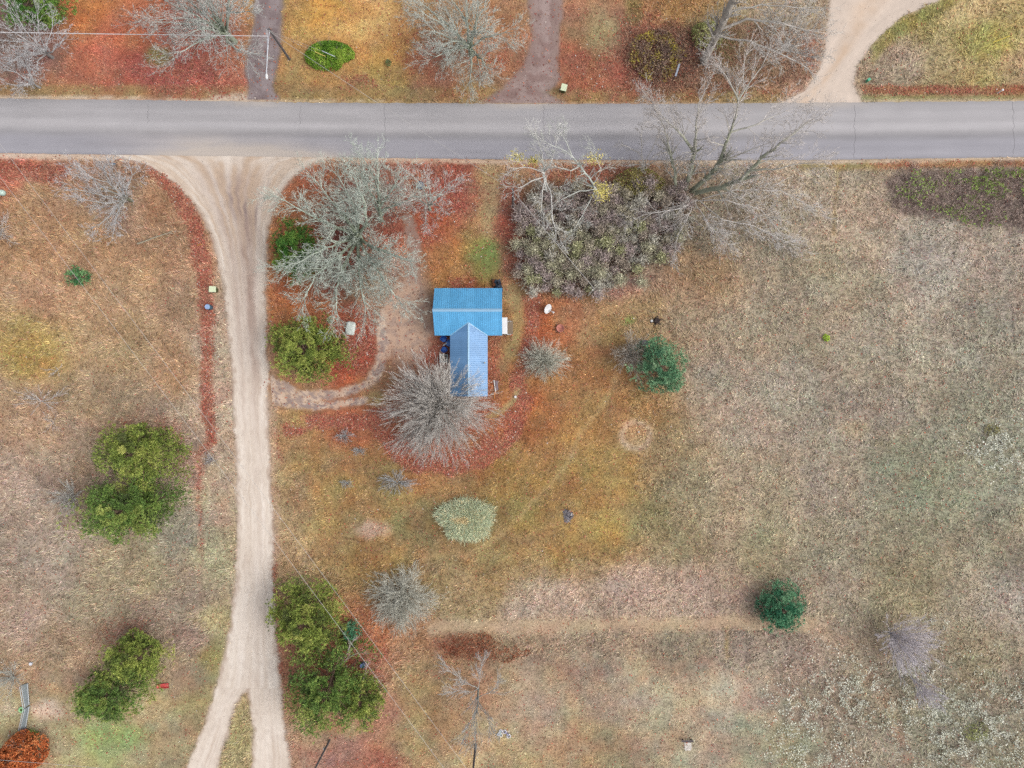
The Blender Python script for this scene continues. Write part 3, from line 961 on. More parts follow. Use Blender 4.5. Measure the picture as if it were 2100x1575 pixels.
def seg_mesh(name, segs, sides, col_a, col_b, jit=0.12, rspan=(0.015, 0.15)):
    P0 = np.array([s[0] for s in segs])
    P1 = np.array([s[1] for s in segs])
    R0 = np.array([s[2] for s in segs])
    R1 = np.array([s[3] for s in segs])
    sp = np.array([s[4] for s in segs]) == 99
    n = len(segs)
    ax = P1 - P0
    ax = ax / (np.linalg.norm(ax, axis=1, keepdims=True) + 1e-9)
    P1 = np.where(sp[:, None], P1, P1 + ax * np.minimum(R1, 0.05)[:, None] * 0.5)
    ref = np.where(np.abs(ax[:, 2:3]) < 0.9, np.array([[0, 0, 1.]]), np.array([[1., 0, 0]]))
    u = np.cross(ax, ref)
    u /= np.linalg.norm(u, axis=1, keepdims=True)
    w = np.cross(ax, u)
    t = np.clip((R0 - rspan[0]) / (rspan[1] - rspan[0]), 0, 1)[:, None]
    c = (lin(col_b) * (1 - t) + lin(col_a) * t) * 1.25
    c = c * np.exp(RNG.normal(0, jit, (n, 1)))
    Vs, Fs, Cs = [], [], []
    b = 0
    k_ = ~sp
    m = int(k_.sum())
    if m:
        V = np.empty((m, 2 * sides, 3), np.float32)
        for k in range(sides):
            a = 2 * math.pi * k / sides
            off = (u * math.cos(a) + w * math.sin(a))[k_]
            V[:, k] = P0[k_] + off * R0[k_][:, None]
            V[:, sides + k] = P1[k_] + off * R1[k_][:, None]
        q = []
        for k in range(sides):
            j = (k + 1) % sides
            q += [[k, j, sides + j], [k, sides + j, sides + k]]
        Vs.append(V.reshape(-1, 3))
        Fs.append((np.arange(m)[:, None, None] * 2 * sides + np.array(q)[None]).reshape(-1, 3))
        Cs.append(np.repeat(c[k_], 2 * sides, 0))
        b = m * 2 * sides
    m = int(sp.sum())
    if m:
        V = np.empty((m, 4, 3), np.float32)
        for k in range(3):
            a = 2 * math.pi * k / 3
            V[:, k] = P0[sp] + (u * math.cos(a) + w * math.sin(a))[sp] * R0[sp][:, None]
        V[:, 3] = P1[sp]
        Vs.append(V.reshape(-1, 3))
        Fs.append((np.arange(m)[:, None, None] * 4 + np.array([[0, 1, 3], [1, 2, 3], [2, 0, 3]])[None]).reshape(-1, 3) + b)
        Cs.append(np.repeat(c[sp], 4, 0))
    return new_mesh(name, np.concatenate(Vs), np.concatenate(Fs), np.concatenate(Cs), smooth=sides > 3)


Q_MAPLE = dict(max=4, step=[0.9, 0.8, 0.6, 0.5, 0.45], gnarl=[.08, .09, .1, .11, .12], trop=[.01, .02, .03, .03, .02], kids=[1.5, 1.75, 1.7, 3.4, 0],
               ang=[0.62, 0.6, 0.6, 0.6, .5], ratio=[.55, .55, .56, .62, .5], bare=[.25, .05, .0, .0, 1], rmin=0.0105)
Q_BROOM = dict(max=3, step=[0.9, 0.7, 0.6, 0.55], gnarl=[.04, .05, .06, .07], trop=[.0, .0, .0, .0], kids=[1.7, 1.6, 3.2, 0],
               ang=[0.30, 0.28, 0.36, .3], ratio=[.5, .56, .62, .5], bare=[.15, .05, .0, 1], rmin=0.0105)
Q_SHRUB = dict(max=2, step=[0.45, 0.4, 0.35], gnarl=[.06, .08, .1], trop=[.01, .01, .0], kids=[1.5, 2.6, 0],
               ang=[0.38, 0.45, .4], ratio=[.5, .6, .5], bare=[.15, .05, 1], rmin=0.0105)


def tree_obj(name, label, base, segs, split_r, col_a, col_b, group=None, cat='tree', extra=None):
    t = thing(name, label, cat, (base[0], base[1], 0), group=group)
    big = [s for s in segs if s[2] >= split_r]
    small = [s for s in segs if s[2] < split_r]
    if big:
        obj('trunk', seg_mesh('trunk', big, 7, col_a, col_b, 0.08), M_twig, t)
    if small:
        obj('crown', seg_mesh('crown', small, 3, col_a, col_b, 0.16), M_twig, t)
    return t


def maple(name, label, bpx, bpy_, H, R, col_a, col_b, n_limbs=9, fork=0.2, r0=0.3, Q=Q_MAPLE, lean=(0, 0), split=0.045, scale=1.0, group=None, lims=None, flat=1.0, kids=1.5):
    b = P(bpx, bpy_, 0)
    segs = []
    fz = H * fork
    top = (lean[0] * 0.2, lean[1] * 0.2, fz)
    segs.append(((0, 0, -0.1), (top[0] * .5, top[1] * .5, fz * .5), r0 * 1.15, r0, 0))
    segs.append(((top[0] * .5, top[1] * .5, fz * .5), top, r0, r0 * .9, 0))
    for k in range(n_limbs):
        a = 2 * math.pi * (k + ur(-.3, .3)) / n_limbs
        inc = ur(0.25, 1.0) ** 0.7
        ex = math.cos(a) * R * inc * 0.72 + lean[0]
        ey = math.sin(a) * R * inc * 0.72 + lean[1]
        ez = fz + (H - fz) * 0.78 * math.sqrt(max(0.05, 1 - (inc * flat * 0.85) ** 2)) * ur(0.85, 1.05)
        m = (top[0] + (ex - top[0]) * .45 + gs(0, .3), top[1] + (ey - top[1]) * .45 + gs(0, .3), fz + (ez - fz) * .58)
        limb_path(segs, [top, m, (ex, ey, ez)], r0 * ur(.4, .6), 0.04, Q, kids=kids, L=R * 0.42)
    return tree_obj(name, label, b, segs, split, col_a, col_b, group)


def guided(name, label, bpx, bpy_, limbs, col_a, col_b, Q=Q_MAPLE, L=3.0, kids=1.5, split=0.05, group=None, bare=0.25):
    """limbs: (r0, r1, [(px, py, h)...]) in photo pixels at true heights"""
    b = P(bpx, bpy_, 0)
    segs = []
    for r0, r1, pts in limbs:
        pp = [tuple(np.array(P(*q)) - np.array((b[0], b[1], 0))) for q in pts]
        limb_path(segs, pp, r0, r1, Q, kids=kids, L=L, bare=bare)
    return tree_obj(name, label, b, segs, split, col_a, col_b, group)


def broom(name, label, bpx, bpy_, H, R, col_a, col_b, n=26, Q=Q_BROOM, r0=0.09, split=0.035, group=None, lean=(0, 0), cat='tree', trunk=True, ey=1.0):
    b = P(bpx, bpy_, 0)
    segs = []
    hz = H * 0.14 if trunk else 0.0
    if trunk:
        segs.append(((0, 0, -0.1), (0, 0, hz), r0 * 2.6, r0 * 2.2, 0))
    for k in range(n):
        a = 2 * math.pi * (k * 0.618 + ur(-.08, .08))
        f = math.sqrt((k + 0.5) / n)
        inc = f * ur(0.85, 1.05)
        ex = math.cos(a) * R * inc + lean[0]
        ey_ = math.sin(a) * R * inc * ey + lean[1]
        ez = hz + (H - hz) * max(0.22, math.sqrt(max(0.0, 1.0 - (inc * 0.9) ** 2))) * ur(0.8, 1.0)
        d = v_norm((ex, ey_, ez - hz))
        L = math.sqrt(ex * ex + ey_ * ey_ + (ez - hz) ** 2)
        grow(segs, (gs(0, r0), gs(0, r0), hz * ur(.6, 1)), d, L * 0.92, r0 * ur(.6, 1.1), 0, Q)
    return tree_obj(name, label, b, segs, split, col_a, col_b, group, cat)


GRN_A, GRN_B = (152, 162, 142), (202, 210, 198)      # lichened grey-green bark, pale twigs
GRY_A, GRY_B = (150, 146, 136), (206, 200, 194)
PUR_A, PUR_B = (150, 147, 144), (202, 200, 200)
WHT_A, WHT_B = (208, 206, 198), (222, 220, 214)

# the big maple between the lane and the house, and its neighbours
guided('maple_tree', 'largest bare grey-green maple, beside the gravel lane northwest of the house', 738, 488, [
    (.42, .30, [(738, 488, 0), (733, 478, 1.4)]),
    (.24, .05, [(733, 480, 1.2), (700, 470, 3.0), (650, 448, 6.0), (606, 425, 8), (585, 412, 9)]),
    (.20, .05, [(733, 478, 1.3), (708, 445, 4), (682, 415, 6.5), (660, 385, 8)]),
    (.20, .05, [(735, 476, 1.4), (735, 445, 4), (718, 408, 7), (698, 368, 9)]),
    (.20, .05, [(738, 478, 1.4), (752, 455, 4), (748, 415, 7), (732, 380, 9)]),
    (.20, .05, [(738, 490, 1.2), (760, 505, 4), (800, 520, 7), (840, 535, 9)]),
    (.20, .05, [(736, 492, 1.2), (755, 530, 4), (785, 570, 7), (810, 605, 8)]),
    (.22, .05, [(734, 492, 1.2), (735, 540, 4), (740, 590, 6.5), (750, 630, 7.5)]),
    (.22, .05, [(732, 492, 1.2), (705, 545, 4), (690, 590, 6.5), (690, 635, 7.5)]),
    (.20, .05, [(730, 490, 1.2), (690, 530, 4), (645, 565, 7), (625, 610, 8)]),
    (.16, .05, [(730, 488, 1.4), (690, 500, 5), (645, 520, 8), (610, 540, 9)]),
], GRN_A, GRN_B, L=3.1, kids=3.2)
guided('maple_tree', 'bare maple whose straight stem rises toward the road, east of the largest maple', 782, 452, [
    (.26, .20, [(782, 452, 0), (780, 440, 2)]),
    (.20, .05, [(780, 440, 2), (776, 405, 5.5), (775, 365, 8.5), (774, 335, 10)]),
    (.14, .05, [(779, 425, 3.5), (800, 395, 6), (815, 368, 8)]),
    (.14, .05, [(778, 420, 3.8), (752, 385, 6.5), (735, 350, 8.5)]),
    (.12, .05, [(780, 432, 2.8), (815, 420, 6), (845, 405, 8)]),
    (.12, .04, [(779, 410, 4.5), (770, 370, 7.5), (750, 335, 9.5)]),
], GRN_A, GRN_B, L=2.7, kids=2.6)
maple('maple_tree', 'smaller bare maple over the red leaves by the dark bin south of the road', 882, 430, 9, 4.6, GRN_A, GRY_B, 8, 0.2, 0.17, lean=(0.2, 0.2), split=.04)
broom('silver_maple_tree', 'dense twiggy bare tree overhanging the southwest corner of the blue roof', 908, 828, 6.6, 5.9, (168, 170, 150), (212, 206, 198), n=120, lean=(-0.35, -0.5), r0=.055)
# the row on the north side of the road
maple('maple_tree', 'bare maple at the top edge beside the lamp pole driveway', 482, 86, 11, 7.6, GRN_A, (200, 202, 196), 15, 0.18, 0.32, lean=(-0.8, 0.0))
maple('maple_tree', 'wide bare tree at the top edge between the orange lawn and the second dirt drive', 968, 112, 11, 7.6, GRN_A, (200, 204, 194), 13, 0.18, 0.32, lean=(-0.8, -0.6))
maple('bare_tree', 'grey-purple bare tree in the top left corner', 108, 118, 8, 5.0, PUR_A, PUR_B, 10, .15, .2, lean=(0.5, -0.5), split=.04)
maple('bare_tree', 'second grey-purple bare tree at the left edge just above the road', 82, 180, 6, 3.4, PUR_A, PUR_B, 8, .15, .14, lean=(0, 0), split=.035)
guided('leaning_tree', 'stout grey tree leaning past the top edge beside the gravel driveway', 1442, 128, [
    (.44, .34, [(1442, 128, 0), (1462, 90, 4), (1482, 45, 7.5), (1505, -5, 11)]),
    (.16, .05, [(1505, -5, 11), (1560, -30, 13), (1620, -40, 14)]),
    (.16, .05, [(1478, 60, 6.8), (1530, 40, 8), (1590, 45, 9), (1650, 60, 9.5)]),
    (.12, .04, [(1470, 75, 5.5), (1540, 85, 7), (1600, 110, 8), (1640, 130, 8)]),
    (.12, .04, [(1505, -5, 11), (1490, -50, 13), (1480, -80, 14)]),
    (.10, .04, [(1490, 25, 8.6), (1560, 10, 10), (1640, 15, 10.5)]),
], (178, 170, 160), (206, 200, 192), L=3.0, kids=1.6, bare=0.3)
maple('bare_tree', 'pale bare tree west of the gravel driveway mouth', 1598, 110, 7, 4.4, GRY_A, (194, 190, 184), 8, .15, .13, split=.035)
# the two leaning over the road
guided('cottonwood_tree', 'tall bare multi-stemmed tree leaning over the road beside the thicket', 1396, 392, [
    (.30, .20, [(1405, 388, 0), (1416, 350, 3.5), (1424, 312, 7)]),
    (.18, .05, [(1424, 312, 7), (1400, 280, 9.5), (1365, 245, 11.5)]),
    (.14, .04, [(1424, 312, 7), (1428, 260, 11), (1432, 215, 13), (1445, 190, 14)]),
    (.20, .14, [(1386, 395, 0), (1385, 360, 3), (1376, 320, 6)]),
    (.12, .03, [(1376, 320, 6), (1362, 260, 10), (1340, 215, 12)]),
    (.30, .20, [(1418, 392, 0), (1455, 360, 4), (1478, 330, 7)]),
    (.22, .06, [(1478, 330, 7), (1495, 275, 10.5), (1508, 240, 12.5), (1514, 205, 14)]),
    (.10, .04, [(1514, 205, 14), (1500, 175, 15), (1488, 155, 15.5)]),
    (.10, .04, [(1514, 205, 14), (1540, 165, 15), (1560, 140, 15.5)]),
    (.10, .03, [(1497, 272, 10.5), (1550, 255, 11.5), (1610, 228, 12)]),
    (.30, .22, [(1424, 396, 0), (1480, 384, 3), (1520, 368, 5.5)]),
    (.24, .06, [(1520, 368, 5.5), (1560, 325, 8.5), (1600, 295, 10.5), (1650, 255, 12)]),
    (.12, .04, [(1540, 350, 7), (1600, 345, 9), (1640, 335, 10)]),
    (.12, .04, [(1478, 330, 7), (1520, 315, 8.5), (1555, 300, 9.5)]),
], (156, 158, 138), (206, 198, 192), L=3.0, kids=1.7)
BIRCH_W = guided('birch_tree', 'whitish birch with a few yellow leaves at the northwest corner of the thicket', 1122, 402, [
    (.15, .10, [(1122, 402, 0), (1117, 372, 4.5), (1116, 352, 6.5)]),
    (.075, .03, [(1116, 352, 6.5), (1112, 315, 9), (1100, 280, 11)]),
    (.075, .03, [(1116, 352, 6.5), (1130, 335, 8), (1140, 300, 10)]),
    (.075, .03, [(1116, 355, 6.5), (1090, 345, 8), (1062, 345, 9)]),
    (.075, .03, [(1117, 362, 5.5), (1112, 395, 7), (1110, 430, 8)]),
    (.075, .03, [(1117, 362, 5.5), (1130, 400, 7), (1132, 440, 8), (1138, 468, 8)]),
    (.065, .025, [(1117, 362, 5.5), (1085, 375, 7), (1065, 385, 8)]),
], WHT_A, WHT_B, L=2.0, kids=1.3, split=.03)
BIRCH_E = guided('birch_tree', 'white leaning birch stem in the middle of the thicket reaching over the road', 1234, 412, [
    (.15, .10, [(1234, 412, 0), (1212, 370, 4), (1190, 340, 7)]),
    (.075, .03, [(1190, 340, 7), (1160, 310, 9.5), (1125, 295, 11)]),
    (.07, .03, [(1190, 340, 7), (1170, 350, 8), (1138, 342, 9)]),
    (.065, .025, [(1180, 330, 7.8), (1166, 305, 9.5), (1155, 280, 10.5)]),
    (.06, .025, [(1210, 368, 4.2), (1232, 345, 6), (1222, 325, 7)]),
    (.06, .025, [(1222, 388, 2.5), (1180, 395, 4), (1150, 410, 5)]),
    (.06, .025, [(1222, 388, 2.5), (1200, 430, 4), (1180, 465, 5)]),
], (190, 196, 188), (204, 206, 198), L=2.2, kids=1.4, split=.03)
guided('fallen_tree', 'pale dead top lying spread over the east side of the thicket', 1420, 418, [
    (.08, .03, [(1430, 410, 0.3), (1400, 425, 2.5), (1370, 432, 3), (1320, 440, 2.6), (1290, 455, 2)]),
    (.065, .025, [(1420, 418, 0.5), (1410, 450, 2.5), (1390, 480, 2.5), (1385, 505, 2)]),
    (.065, .025, [(1425, 415, 0.5), (1450, 455, 2.5), (1480, 490, 2.5)]),
    (.065, .025, [(1430, 412, 0.5), (1490, 410, 2.5), (1560, 430, 2.4), (1600, 475, 2)]),
    (.065, .025, [(1435, 412, 0.5), (1480, 450, 2.5), (1550, 465, 2.4), (1610, 495, 2)]),
    (.06, .025, [(1440, 408, 0.5), (1510, 390, 2.2), (1600, 390, 2.2), (1655, 420, 2)]),
], (186, 180, 172), (214, 208, 202), L=2.7, kids=2.8, split=.035)
maple('bare_tree', 'thin grey bare tree between the birch stem and the leaning multi-stemmed tree', 1320, 350, 6, 3.2, GRY_A, (196, 190, 184), 7, .2, .09, split=.03, lean=(-.4, .9))
# west field
maple('bare_tree', 'grey bare tree in the west field corner below the road', 272, 412, 7.0, 5.4, (120, 120, 100), PUR_B, 12, .16, .18, lean=(-0.3, -0.2), split=.035)
broom('bare_shrub', 'low grey bare bush at the left edge below the two wires', 4, 480, 3, 2.6, GRY_A, GRY_B, n=26, cat='shrub', Q=Q_SHRUB, trunk=False, r0=.03)
broom('bare_shrub', 'bleached twiggy bush lying flat beside the yellowish patch of the west field', 85, 822, 0.9, 3.4, WHT_A, (214, 208, 204), n=14, Q=Q_SHRUB, trunk=False, r0=.03, cat='shrub', ey=.6)
broom('bare_shrub', 'small bleached twigs on the yellowish patch of the west field', 118, 760, 0.7, 1.6, WHT_A, (214, 208, 204), n=7, Q=Q_SHRUB, trunk=False, r0=.025, cat='shrub', ey=.5)
broom('bare_shrub', 'tiny bleached twigs south of the flat bleached bush in the west field', 110, 866, 0.7, 1.4, WHT_A, (206, 200, 198), n=9, Q=Q_SHRUB, trunk=False, r0=.025, cat='shrub')
broom('bare_shrub', 'pale grey bush against the west side of the paired pines', 152, 1018, 2.4, 2.2, (150, 150, 138), (198, 196, 188), n=34, Q=Q_SHRUB, trunk=False, r0=.03, cat='shrub')
broom('bare_shrub', 'tiny grey bush on the verge west of the gravel lane', 435, 942, 0.9, 0.8, GRY_A, (180, 180, 186), n=20, Q=Q_SHRUB, trunk=False, r0=.02, cat='shrub')
broom('bare_shrub', 'grey bare bush at the top end of the metal walkway', 30, 1387, 2.2, 2.3, (128, 128, 120), (190, 192, 184), n=26, Q=Q_SHRUB, trunk=False, r0=.03, cat='shrub')
# house yard and fields
broom('bare_shrub', 'round bare bush with radiating pale stems east of the house', 1116, 738, 2.2, 3.0, (168, 168, 150), (214, 212, 196), n=120, Q=Q_SHRUB, trunk=False, r0=.035, cat='shrub', ey=.85)
broom('bare_shrub', 'tall pale bare bush touching the west side of the bluish spruce', 1292, 728, 3.4, 2.5, (150, 146, 134), (198, 190, 178), n=44, Q=Q_SHRUB, trunk=False, r0=.035, cat='shrub', ey=1.2)
broom('bare_shrub', 'large dense silvery bare bush north of the mown path end', 828, 1222, 3.4, 4.3, (140, 140, 124), (206, 204, 190), n=110, Q=dict(Q_SHRUB, gnarl=[.16, .2, .1]), trunk=False, r0=.04, cat='shrub')
guided('bare_tree', 'slender bare tree with a dark leaning stem on the short grass west of the bicycles', 979, 1420, [
    (.12, .07, [(981, 1412, 0), (981, 1438, 2.0), (977, 1455, 3.2)]),
    (.035, .02, [(981, 1412, 0.2), (955, 1400, 2.2), (925, 1378, 3.5)]),
    (.035, .02, [(981, 1412, 0.2), (968, 1420, 2.4), (938, 1415, 4)]),
    (.035, .02, [(981, 1412, 0.2), (985, 1385, 2), (988, 1360, 3)]),
    (.035, .02, [(981, 1430, 1.5), (1005, 1420, 3), (1018, 1405, 4)]),
    (.035, .02, [(979, 1445, 2.5), (1000, 1465, 4.5), (1005, 1485, 6)]),
    (.035, .02, [(978, 1450, 3), (965, 1480, 5), (955, 1505, 6.5)]),
    (.035, .02, [(978, 1450, 3), (978, 1490, 5.5), (975, 1510, 6.5)]),
], (98, 112, 104), (186, 188, 186), L=2.1, kids=2.8, split=.035, Q=Q_BROOM)
broom('bare_tree', 'purplish bare tree east of the round dark green juniper', 1822, 1296, 4.6, 3.2, (140, 144, 138), (222, 214, 218), n=56, r0=.04, split=.03, lean=(0.5, -0.4))
broom('bare_tree', 'thin purplish sapling southeast of the purplish bare tree', 1866, 1388, 4.0, 1.3, (130, 132, 124), (216, 208, 214), n=20, r0=.03, split=.03, lean=(0.7, -0.9))
for (x, y, r, w) in ((708, 893, 1.2, 'northernmost'), (738, 924, 0.9, 'second from the top'), (815, 988, 2.3, 'widest'), (712, 990, 0.8, 'westernmost')):
    broom('bare_shrub', 'low bluish grey shrub on the south lawn, the %s of four' % w, x, y, 0.8, r, (140, 142, 140), (186, 188, 188), n=int(22 + 16 * r), Q=Q_SHRUB, trunk=False, r0=.02, cat='shrub', ey=.65, group='low grey shrubs on the south lawn')
broom('bare_shrub', 'pale bush hugging the southwest corner of the thicket near the house', 1082, 580, 1.6, 1.3, (160, 154, 140), (202, 194, 180), n=26, Q=Q_SHRUB, trunk=False, r0=.025, cat='shrub')
guided('dead_tree', 'fallen grey tree with bare ribs between the southern pines', 740, 1400, [
    (.10, .05, [(732, 1440, 0.6), (742, 1400, 2.2), (752, 1370, 2.8)]),
    (.05, .03, [(742, 1400, 2.2), (760, 1392, 2.6), (768, 1396, 2.2)]),
], (172, 158, 152), (186, 172, 168), Q=Q_SHRUB, L=1.3, kids=1.6, split=.04, bare=.1)
guided('fallen_branch', 'forked grey branch fallen between the two big southern pines', 690, 1370, [
    (.07, .03, [(690, 1370, 1.2), (712, 1340, 2.4), (722, 1315, 2.6)]),
    (.05, .03, [(690, 1370, 1.2), (712, 1350, 2.0), (738, 1338, 2.2)]),
], (182, 168, 162), (196, 182, 178), Q=Q_SHRUB, L=1.3, kids=1.6, split=.04, bare=.1)
guided('fallen_branch', 'fallen grey branch lying in the west field below the grey bare tree', 320, 488, [
    (.10, .05, [(282, 500, 0.35), (310, 489, 0.45), (345, 478, 0.4)]),
], (150, 142, 122), (176, 166, 146), Q=Q_SHRUB, L=0.7, kids=0.5, split=.03)


# ------------------------------------------------------------------ evergreens
def tuft_mesh(name, C, D, size, n_needle, wid, cols, jit=0.22, spread=0.75):
    """C (N,3) tuft centres, D (N,3) main directions, needle fans of n_needle blades"""
    N = len(C)
    C = np.repeat(C, n_needle, 0)
    D = np.repeat(D, n_needle, 0)
    S = np.repeat(size, n_needle)
    M = len(C)
    d = D + RNG.normal(0, spread, (M, 3))
    d /= np.linalg.norm(d, axis=1, keepdims=True) + 1e-9
    s = np.cross(d, RNG.normal(0, 1, (M, 3)))
    s /= np.linalg.norm(s, axis=1, keepdims=True) + 1e-9
    L = S * RNG.uniform(0.7, 1.3, M)
    w = wid * RNG.uniform(0.7, 1.3, M)
    V = np.empty((M, 3, 3), np.float32)
    V[:, 0] = C - s * w[:, None]
    V[:, 1] = C + s * w[:, None]
    V[:, 2] = C + d * L[:, None]
    V[:, :, 2] = np.maximum(V[:, :, 2], 0.04)
    c = np.repeat(cols, n_needle, 0) * 1.6 * np.exp(RNG.normal(0, jit, (M, 1)))
    return new_mesh(name, V.reshape(-1, 3), np.arange(M * 3).reshape(-1, 3), np.repeat(c, 3, 0))


def conifer(name, label, bpx, bpy_, H, rx, ry, pal, rot=0.0, dens=100, tuft=0.28, nn=8, wid=0.033, dome=0.6, seed=1, group=None, lobes=0.34, inner=0.0, low=0.18, holes=0.33, grow_by=1.2):
    """crown of needle tufts on boughs round a trunk; rx, ry crown radii in metres"""
    rng = np.random.default_rng(seed)
    rx, ry = rx * grow_by, ry * grow_by
    b = P(bpx, bpy_, 0)
    t = thing(name, label, 'tree', (b[0], b[1], 0), group=group)
    segs = [((0, 0, -0.1), (0, 0, H * .5), .04 * H ** .8, .03 * H ** .8, 0), ((0, 0, H * .5), (0, 0, H * .92), .03 * H ** .8, .015, 0)]
    nb = int(20 + 7.5 * max(rx, ry))
    C, D, Sh = [], [], []
    cr, sr = math.cos(rot), math.sin(rot)
    per = max(6, int(dens * math.pi * rx * ry / nb))
    for k in range(nb):
        a = k * 2.39996 + rng.normal(0, .15)
        f = (k + 0.5) / nb                              # 0 low .. 1 top
        z0 = H * (low + (1 - low) * f * 0.92)
        prof = math.sqrt(max(0.02, 1 - f ** (1.0 / max(dome, .05)))) if dome < 0.99 else (1 - f)
        prof = max(prof, 0.16)
        lob = 1 + lobes * (2 * float(vnoise(np.array([a * 1.4 + 50]), np.array([seed * 3.7]), 5)[0]) - 1) * 1.3
        l = prof * lob * rng.uniform(0.74, 1.1)
        ex, ey = math.cos(a) * rx * l, math.sin(a) * ry * l
        ex, ey = ex * cr - ey * sr, ex * sr + ey * cr
        ln = math.hypot(ex, ey)
        ez = z0 + ln * rng.uniform(0.0, 0.28)
        ez = min(ez, H)
        segs.append(((0, 0, z0 * .95), (ex * .5, ey * .5, z0 + (ez - z0) * .35), .02 + .012 * ln, .02 + .006 * ln, 0))
        segs.append(((ex * .5, ey * .5, z0 + (ez - z0) * .35), (ex * .95, ey * .95, ez), .02 + .006 * ln, .012, 0))
        ux, uy = (ex / (ln + 1e-6), ey / (ln + 1e-6))
        tone = rng.normal(0, 0.75)
        q = rng.uniform(0.25 if inner == 0 else 0.05, 1.0, per) ** 0.7
        sd = rng.normal(0, 0.5, per) * ((0.16 + 0.30 * q) * ln * 0.55 + 0.12)
        x = ex * q - uy * sd
        y = ey * q + ux * sd
        z = z0 + (ez - z0) * q ** 1.6 + rng.uniform(-.12, .22, per)
        # bunched: drop tufts in the gaps between bunches
        kp = vnoise(x * 1.3 + seed * 9, y * 1.3 + z * .7, 8) >= holes * rng.uniform(.4, 1, per)
        x, y, z = x[kp], y[kp], z[kp]
        m = len(x)
        C.append(np.stack([x, y, z], -1))
        D.append(np.stack([ux * .75 + rng.normal(0, .2, m), uy * .75 + rng.normal(0, .2, m), np.full(m, .55)], -1))
        Sh.append(tone + rng.normal(0, .5, m))
    C, D, Sh = np.concatenate(C), np.concatenate(D), np.concatenate(Sh)
    pl = lin(np.array(pal, float))
    x = np.clip((Sh + 1.6) / 3.2, 0, 0.999) * (len(pl) - 1)
    i = x.astype(int)
    fr = (x - i)[:, None]
    cols = pl[i] * (1 - fr) + pl[i + 1] * fr
    obj('trunk', seg_mesh('trunk', segs, 5, (112, 92, 78), (120, 100, 86)), M_twig, t)
    obj('crown', tuft_mesh('crown', C, D, np.full(len(C), tuft) * rng.uniform(.7, 1.2, len(C)), nn, wid, cols), M_needle, t)
    return t


PINE = [(84, 92, 52), (112, 130, 60), (142, 154, 72), (172, 174, 96)]
PINE_D = [(76, 88, 54), (94, 124, 58), (122, 144, 70), (156, 164, 88)]
SPRUCE = [(72, 112, 86), (98, 144, 106), (126, 166, 124), (158, 186, 146)]
TEAL = [(44, 96, 72), (66, 126, 92), (98, 154, 116), (136, 176, 136)]

conifer('pine_tree', 'yellow-green pine, northern of the touching pair in the west field', 322, 920, 6.5, 4.5, 3.3, PINE, .1, seed=2, grow_by=1.18)
conifer('pine_tree', 'wide dark pine, southern of the touching pair in the west field', 298, 1032, 6.0, 5.6, 3.3, PINE_D, .1, seed=3, holes=.34, grow_by=1.16)
conifer('pine_tree', 'yellow-green pine above the red sled, northern of the southwest pair', 306, 1322, 6.0, 3.6, 2.9, PINE, .2, seed=4, grow_by=1.08)
conifer('pine_tree', 'ragged dark pine left of the red sled, southern of the southwest pair', 258, 1400, 6.0, 4.2, 3.0, PINE_D, .35, seed=5, grow_by=1.08)
conifer('pine_tree', 'yellow-green pine on the east side of the gravel lane above the dead ribs', 648, 1248, 6.5, 3.6, 3.9, PINE, 0, seed=6, holes=.36)
conifer('pine_tree', 'large dark green pine on the east side of the lane near the bottom', 692, 1382, 7.5, 3.7, 4.2, PINE_D, -.3, seed=7)
conifer('pine_tree', 'olive pine east of the large dark pine beside the dead ribs', 755, 1410, 5.0, 2.2, 2.8, PINE, .2, seed=17, holes=.45)
conifer('pine_tree', 'round olive pine between the lane and the red leaves west of the house', 648, 718, 5.5, 3.9, 3.7, PINE, 0, seed=8)
conifer('pine_tree', 'green pine half hidden under the largest bare maple', 622, 525, 5.0, 2.6, 3.2, [(44, 84, 36), (66, 110, 44), (92, 128, 54), (120, 146, 66)], 0, seed=9)
conifer('pine_tree', 'bright green tree cut by the top edge near the left corner', 108, 25, 6.0, 3.2, 3.0, [(56, 98, 40), (84, 130, 54), (116, 150, 70), (150, 172, 90)], 0, seed=10)
conifer('spruce_tree', 'bluish green spruce in the middle of the east yard', 1343, 756, 5.0, 2.7, 3.1, SPRUCE, .3, seed=11, dens=120, tuft=.26, nn=9, wid=.028, lobes=.3, holes=.38)
conifer('juniper_tree', 'round dark green juniper at the mown path', 1590, 1236, 3.2, 2.35, 2.35, TEAL, 0, seed=12, dens=170, tuft=.22, nn=9, wid=.026, lobes=.10, holes=.25)
conifer('young_spruce', 'small teal spruce by the wire above the dead ribs', 723, 1288, 2.0, 1.15, 1.15, TEAL, 0, seed=13, dens=90, tuft=.2, wid=.026, lobes=.1)
conifer('young_pine', 'olive bush right below the small teal spruce', 720, 1312, 1.8, 1.3, 1.1, PINE_D, 0, seed=18, dens=60, tuft=.24, wid=.03)
conifer('young_spruce', 'single small green spruce in the west field under the wires', 170, 570, 1.8, 1.3, 1.0, [(44, 98, 58), (70, 128, 78), (104, 154, 98), (136, 172, 118)], 0, seed=14, dens=90, tuft=.22, wid=.026, lobes=.1)


